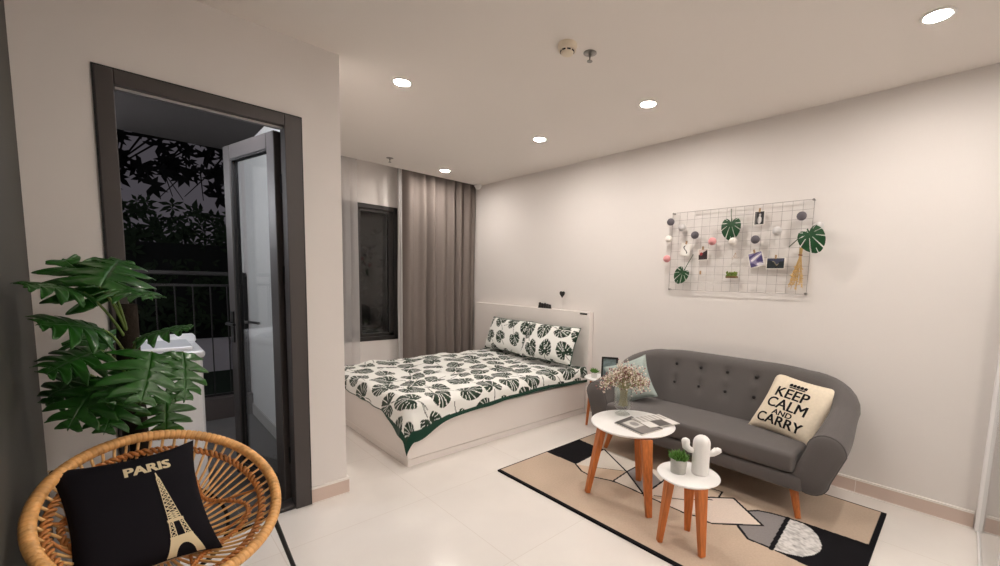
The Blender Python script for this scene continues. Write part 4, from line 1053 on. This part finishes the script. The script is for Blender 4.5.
for (ya, wa), (yb, wb) in zip(lev[:-1], lev[1:]):
    strut(-wa, ya, -wb, yb, .0022); strut(wa, ya, wb, yb, .0022)
    nseg = 3
    for k in range(nseg):
        t0, t1 = k/nseg, (k+1)/nseg; y0_, y1_ = ya+(yb-ya)*t0, ya+(yb-ya)*t1; w0, w1 = wa+(wb-wa)*t0, wa+(wb-wa)*t1
        strut(-w0, y0_, w1, y1_, .0022); strut(w0, y0_, -w1, y1_, .0022); strut(-w1, y1_, w1, y1_, .0016)
P2((-.024, -.030), (.024, -.030), (.024, -.038), (-.024, -.038))
for sg in (-1, 1):
    strut(sg*.021, -.038, sg*.031, -.082, .0028); strut(sg*.010, -.038, sg*.013, -.082, .0028)
    for k in range(4):
        y0_ = -.038-.011*k; strut(sg*(.011+.0007*k), y0_, sg*(.0225+.0025*k), y0_-.011, .002); strut(sg*(.0215+.0025*k), y0_, sg*(.0115+.0007*k), y0_-.011, .002)
P2((-.034, -.080), (.034, -.080), (.035, -.088), (-.035, -.088))
arc = [(.030*math.cos(a), -.150+.045*math.sin(a)) for a in np.linspace(PI, 0, 14)]
P2(*([(-.035, -.088), (-.06, -.150)]+arc+[(.06, -.150), (.035, -.088)]))
m.build('tower_print', M_gold, pcn)

# ------------------------------------------------------------------ philodendron in the corner
PXc, PYc = .0, 2.30
pl = thing('potted_philodendron', 'tall split-leaf philodendron in the corner behind the rattan chair', 'potted plant', (PXc, PYc, 0))
MB().lathe((PXc, PYc, 0), [(.10, 0), (.135, .26), (.14, .28), (.13, .28), (.125, .25), (0, .25)], 40).build('pot', mat('grey_planter', (92, 90, 88), .6), pl, smooth=True, angle=40)
MB().lathe((PXc, PYc, .25), [(.124, -.002), (.122, .004), (0, .006)], 24).build('soil', mat('dark_soil', (48, 38, 30)), pl)
tr_ = MB(); tr_.tube([(PXc, PYc, .25), (PXc+.004, PYc, .6), (PXc-.004, PYc, .95), (PXc+.002, PYc, 1.22)], [.042, .040, .038, .03], 14); tr_.build('trunk', mat('fibre_trunk', (38, 31, 24), .95, bump=.8, bscale=60), pl, smooth=True)
M_phi = mat('philodendron_green', (33, 82, 24), .28, var=.22, vscale=14)
def lobed(base, tip, nrm, width, lobes=6, droop=.15, seed=1):
    r_ = random.Random(seed); base, tip, nrm = Vector(base), Vector(tip), Vector(nrm)
    ax = tip-base; L = ax.length; ax.normalize(); nrm = (nrm-ax*nrm.dot(ax)).normalized(); sd_ = ax.cross(nrm)
    mb_ = MB(); width = max(width*.95, .36*L)
    def P(s, w): return base+ax*(L*s)+sd_*w+nrm*(-droop*L*(s-.4)**2*1.2-(abs(w)/width)**2*.28*width+.03*L)
    NS_ = 132; NT = 9
    for sg in (-1, 1):
        rows = []; ph = r_.uniform(-.15, .15)
        for k in range(NS_+1):
            s = k/NS_; env = (math.sin(PI*min(1, .12+.88*s)**.75)+.10)*(1 if s < .96 else (1-s)/.04*.9+.1)
            c_ = (s*lobes+ph) % 1.0; lob = max(0, math.sin(PI*c_))**.55
            sub = .06*math.sin(2*PI*(s*lobes+ph)*2.0)
            wd_ = width*env*(.15+.85*lob+sub*lob)
            sweep = (-.12+.80*s)*wd_/L*1.15
            gather = (c_-.5)/lobes*.35
            row = []
            for j in range(NT+1):
                t = j/NT; ss = s+sweep*t*t*1.1-gather*t**2*(.6 if lob > 0 else 0)
                q = P(ss, sg*wd_*t)+nrm*(.10*width*(lob-.5)*t*t*(1-.3*t)+.004*math.sin(9*t+k*.3)*t)
                row.append(q[:])
            rows.append(row)
        mb_.grid(np.array(rows))
    return mb_
def wpx(x, y, Y):
    d = R_*((x-CX)/F)+U_*(-(y-CY)/F)+F_; t = Y/d.y; return Vector((d.x*t, Y, CH+d.z*t))
#        base px, base Y, tip px, tip Y, normal, width, trunk z
LV = [((112, 300), 2.18, (64, 257), 2.28, (.15, -.75, .65), .125, 1.20),
      ((100, 287), 2.06, (122, 256), 2.36, (.1, -.6, .8), .10, 1.21),
      ((84, 292), 2.10, (26, 284), 2.02, (0, -.35, .95), .095, 1.18),
      ((112, 288), 2.10, (152, 296), 1.98, (.1, -.25, .97), .085, 1.2),
      ((138, 338), 2.16, (190, 326), 2.08, (.1, -.35, .93), .075, 1.08),
      ((152, 352), 2.05, (142, 402), 1.92, (.25, -.85, .45), .115, 1.02),
      ((183, 352), 2.08, (186, 400), 1.96, (.35, -.8, .45), .075, 1.05),
      ((166, 394), 2.20, (166, 438), 2.17, (.1, -.9, .4), .085, .92),
      ((104, 330), 2.12, (40, 322), 2.02, (0, -.5, .87), .105, 1.1),
      ((100, 350), 2.14, (45, 372), 2.06, (-.1, -.5, .87), .10, 1.02),
      ((104, 378), 2.12, (66, 428), 2.02, (-.2, -.7, .65), .10, .95),
      ((122, 392), 2.14, (104, 432), 2.04, (0, -.8, .6), .085, .92),
      ((84, 372), 2.22, (44, 404), 2.2, (-.2, -.6, .8), .085, .9),
      ((110, 345), 2.40, (70, 338), 2.48, (.1, -.7, .7), .10, 1.0),
      ((128, 372), 2.06, (108, 402), 1.94, (.1, -.7, .7), .07, 1.0)]
for i, (bp_, bY, tp_, tY, nr, wd, tz) in enumerate(LV):
    b, t = wpx(*bp_, bY), wpx(*tp_, tY)
    lo = lobed(b, t, nr, wd*1.1, 5, .2, i)
    lo.v = [(max(p[0], XL+.006), p[1], p[2]) for p in lo.v]
    lo = lo.build('leaf', M_phi, pl, smooth=True, solid=.0012)
    root = Vector((PXc, PYc, tz-.12)); md = (root+b)/2+Vector((0, 0, .05)); st = MB()
    pts = [root*(1-s)**2+md*2*s*(1-s)+b*s*s for s in np.linspace(0, 1, 10)]; ax = (t-b)
    pts += [b+ax*.3, b+ax*.6]
    for q_ in range(10, 12): pts[q_] = pts[q_]-Vector(nr).normalized()*.002
    st.tube(pts[:10], [.006-.003*k/9 for k in range(10)], 7); st.build('leaf_stalk', mat('pale_stalk', (96, 120, 56), .45), lo, smooth=True)

# ------------------------------------------------------------------ light and world
w = bpy.data.worlds.new('night_sky'); SC.world = w; w.use_nodes = True
nt = w.node_tree; bg = nt.nodes['Background']
tcw = nt.nodes.new('ShaderNodeTexCoord'); nz = nt.nodes.new('ShaderNodeTexNoise'); nz.inputs['Scale'].default_value = 3; nz.inputs['Detail'].default_value = 3
cr_ = nt.nodes.new('ShaderNodeValToRGB'); cr_.color_ramp.elements[0].color = lin((66, 62, 68)) + (1,); cr_.color_ramp.elements[1].color = lin((96, 92, 98)) + (1,)
nt.links.new(tcw.outputs['Generated'], nz.inputs['Vector']); nt.links.new(nz.outputs['Fac'], cr_.inputs['Fac']); nt.links.new(cr_.outputs['Color'], bg.inputs['Color'])
bg.inputs['Strength'].default_value = .75

bl = thing('fill_lamp', 'small added lamp, out of sight above the outside of the balcony door', 'lamp', (.35, YP+.13, 2.40))  # added lamp, unseen, brightens the balcony from the door side
MB().box((.29, YP+.13, 2.36), (.41, YP+.15, 2.44)).build('backplate', M_white, bl, bevel=.005)
MB().ball((.35, YP+.19, 2.40), .045, 16, 10).build('globe', mat('lit_globe', (255, 250, 244), .4, emit=((246, 248, 255), 300)), bl, smooth=True)

b2 = thing('fill_lamp', 'added unseen lamp on the balcony end wall, brightening the wall opposite', 'lamp', (-1.0, 4.15, 2.0))  # second added lamp, hidden by the partition, whitens the right balcony wall
MB().box((-1.0, 4.09, 1.94), (-.98, 4.21, 2.06)).build('backplate', M_white, b2, bevel=.005)
MB().ball((-.93, 4.15, 2.0), .05, 16, 10).build('globe', mat('lit_globe_cool', (255, 255, 255), .4, emit=((246, 249, 255), 450)), b2, smooth=True)

# ------------------------------------------------------------------ camera and view
cd = bpy.data.cameras.new('camera'); co = bpy.data.objects.new('camera', cd); COL.objects.link(co)
cd.sensor_fit = 'HORIZONTAL'; cd.sensor_width = 36; cd.lens = F*36/1000
cd.shift_x = -(CX-500)/1000; cd.shift_y = (CY-283)/1000; cd.clip_start = .02; cd.clip_end = 100
mw = Matrix(((R_.x, U_.x, -F_.x, 0), (R_.y, U_.y, -F_.y, 0), (R_.z, U_.z, -F_.z, CH), (0, 0, 0, 1)))
co.matrix_world = mw
SC.camera = co
vs__ = SC.view_settings; SC.display_settings.display_device = 'sRGB'
vs__.view_transform = 'Standard'; vs__.look = 'None'; vs__.gamma = 1; vs__.use_curve_mapping = False; vs__.exposure = 0.0
cy = SC.cycles
cy.use_denoising = True
try: cy.denoiser = 'OPENIMAGEDENOISE'
except Exception: pass
cy.max_bounces = 10; cy.diffuse_bounces = 6; cy.glossy_bounces = 4; cy.transparent_max_bounces = 16
cy.sample_clamp_indirect = 6; cy.caustics_reflective = False; cy.caustics_refractive = False
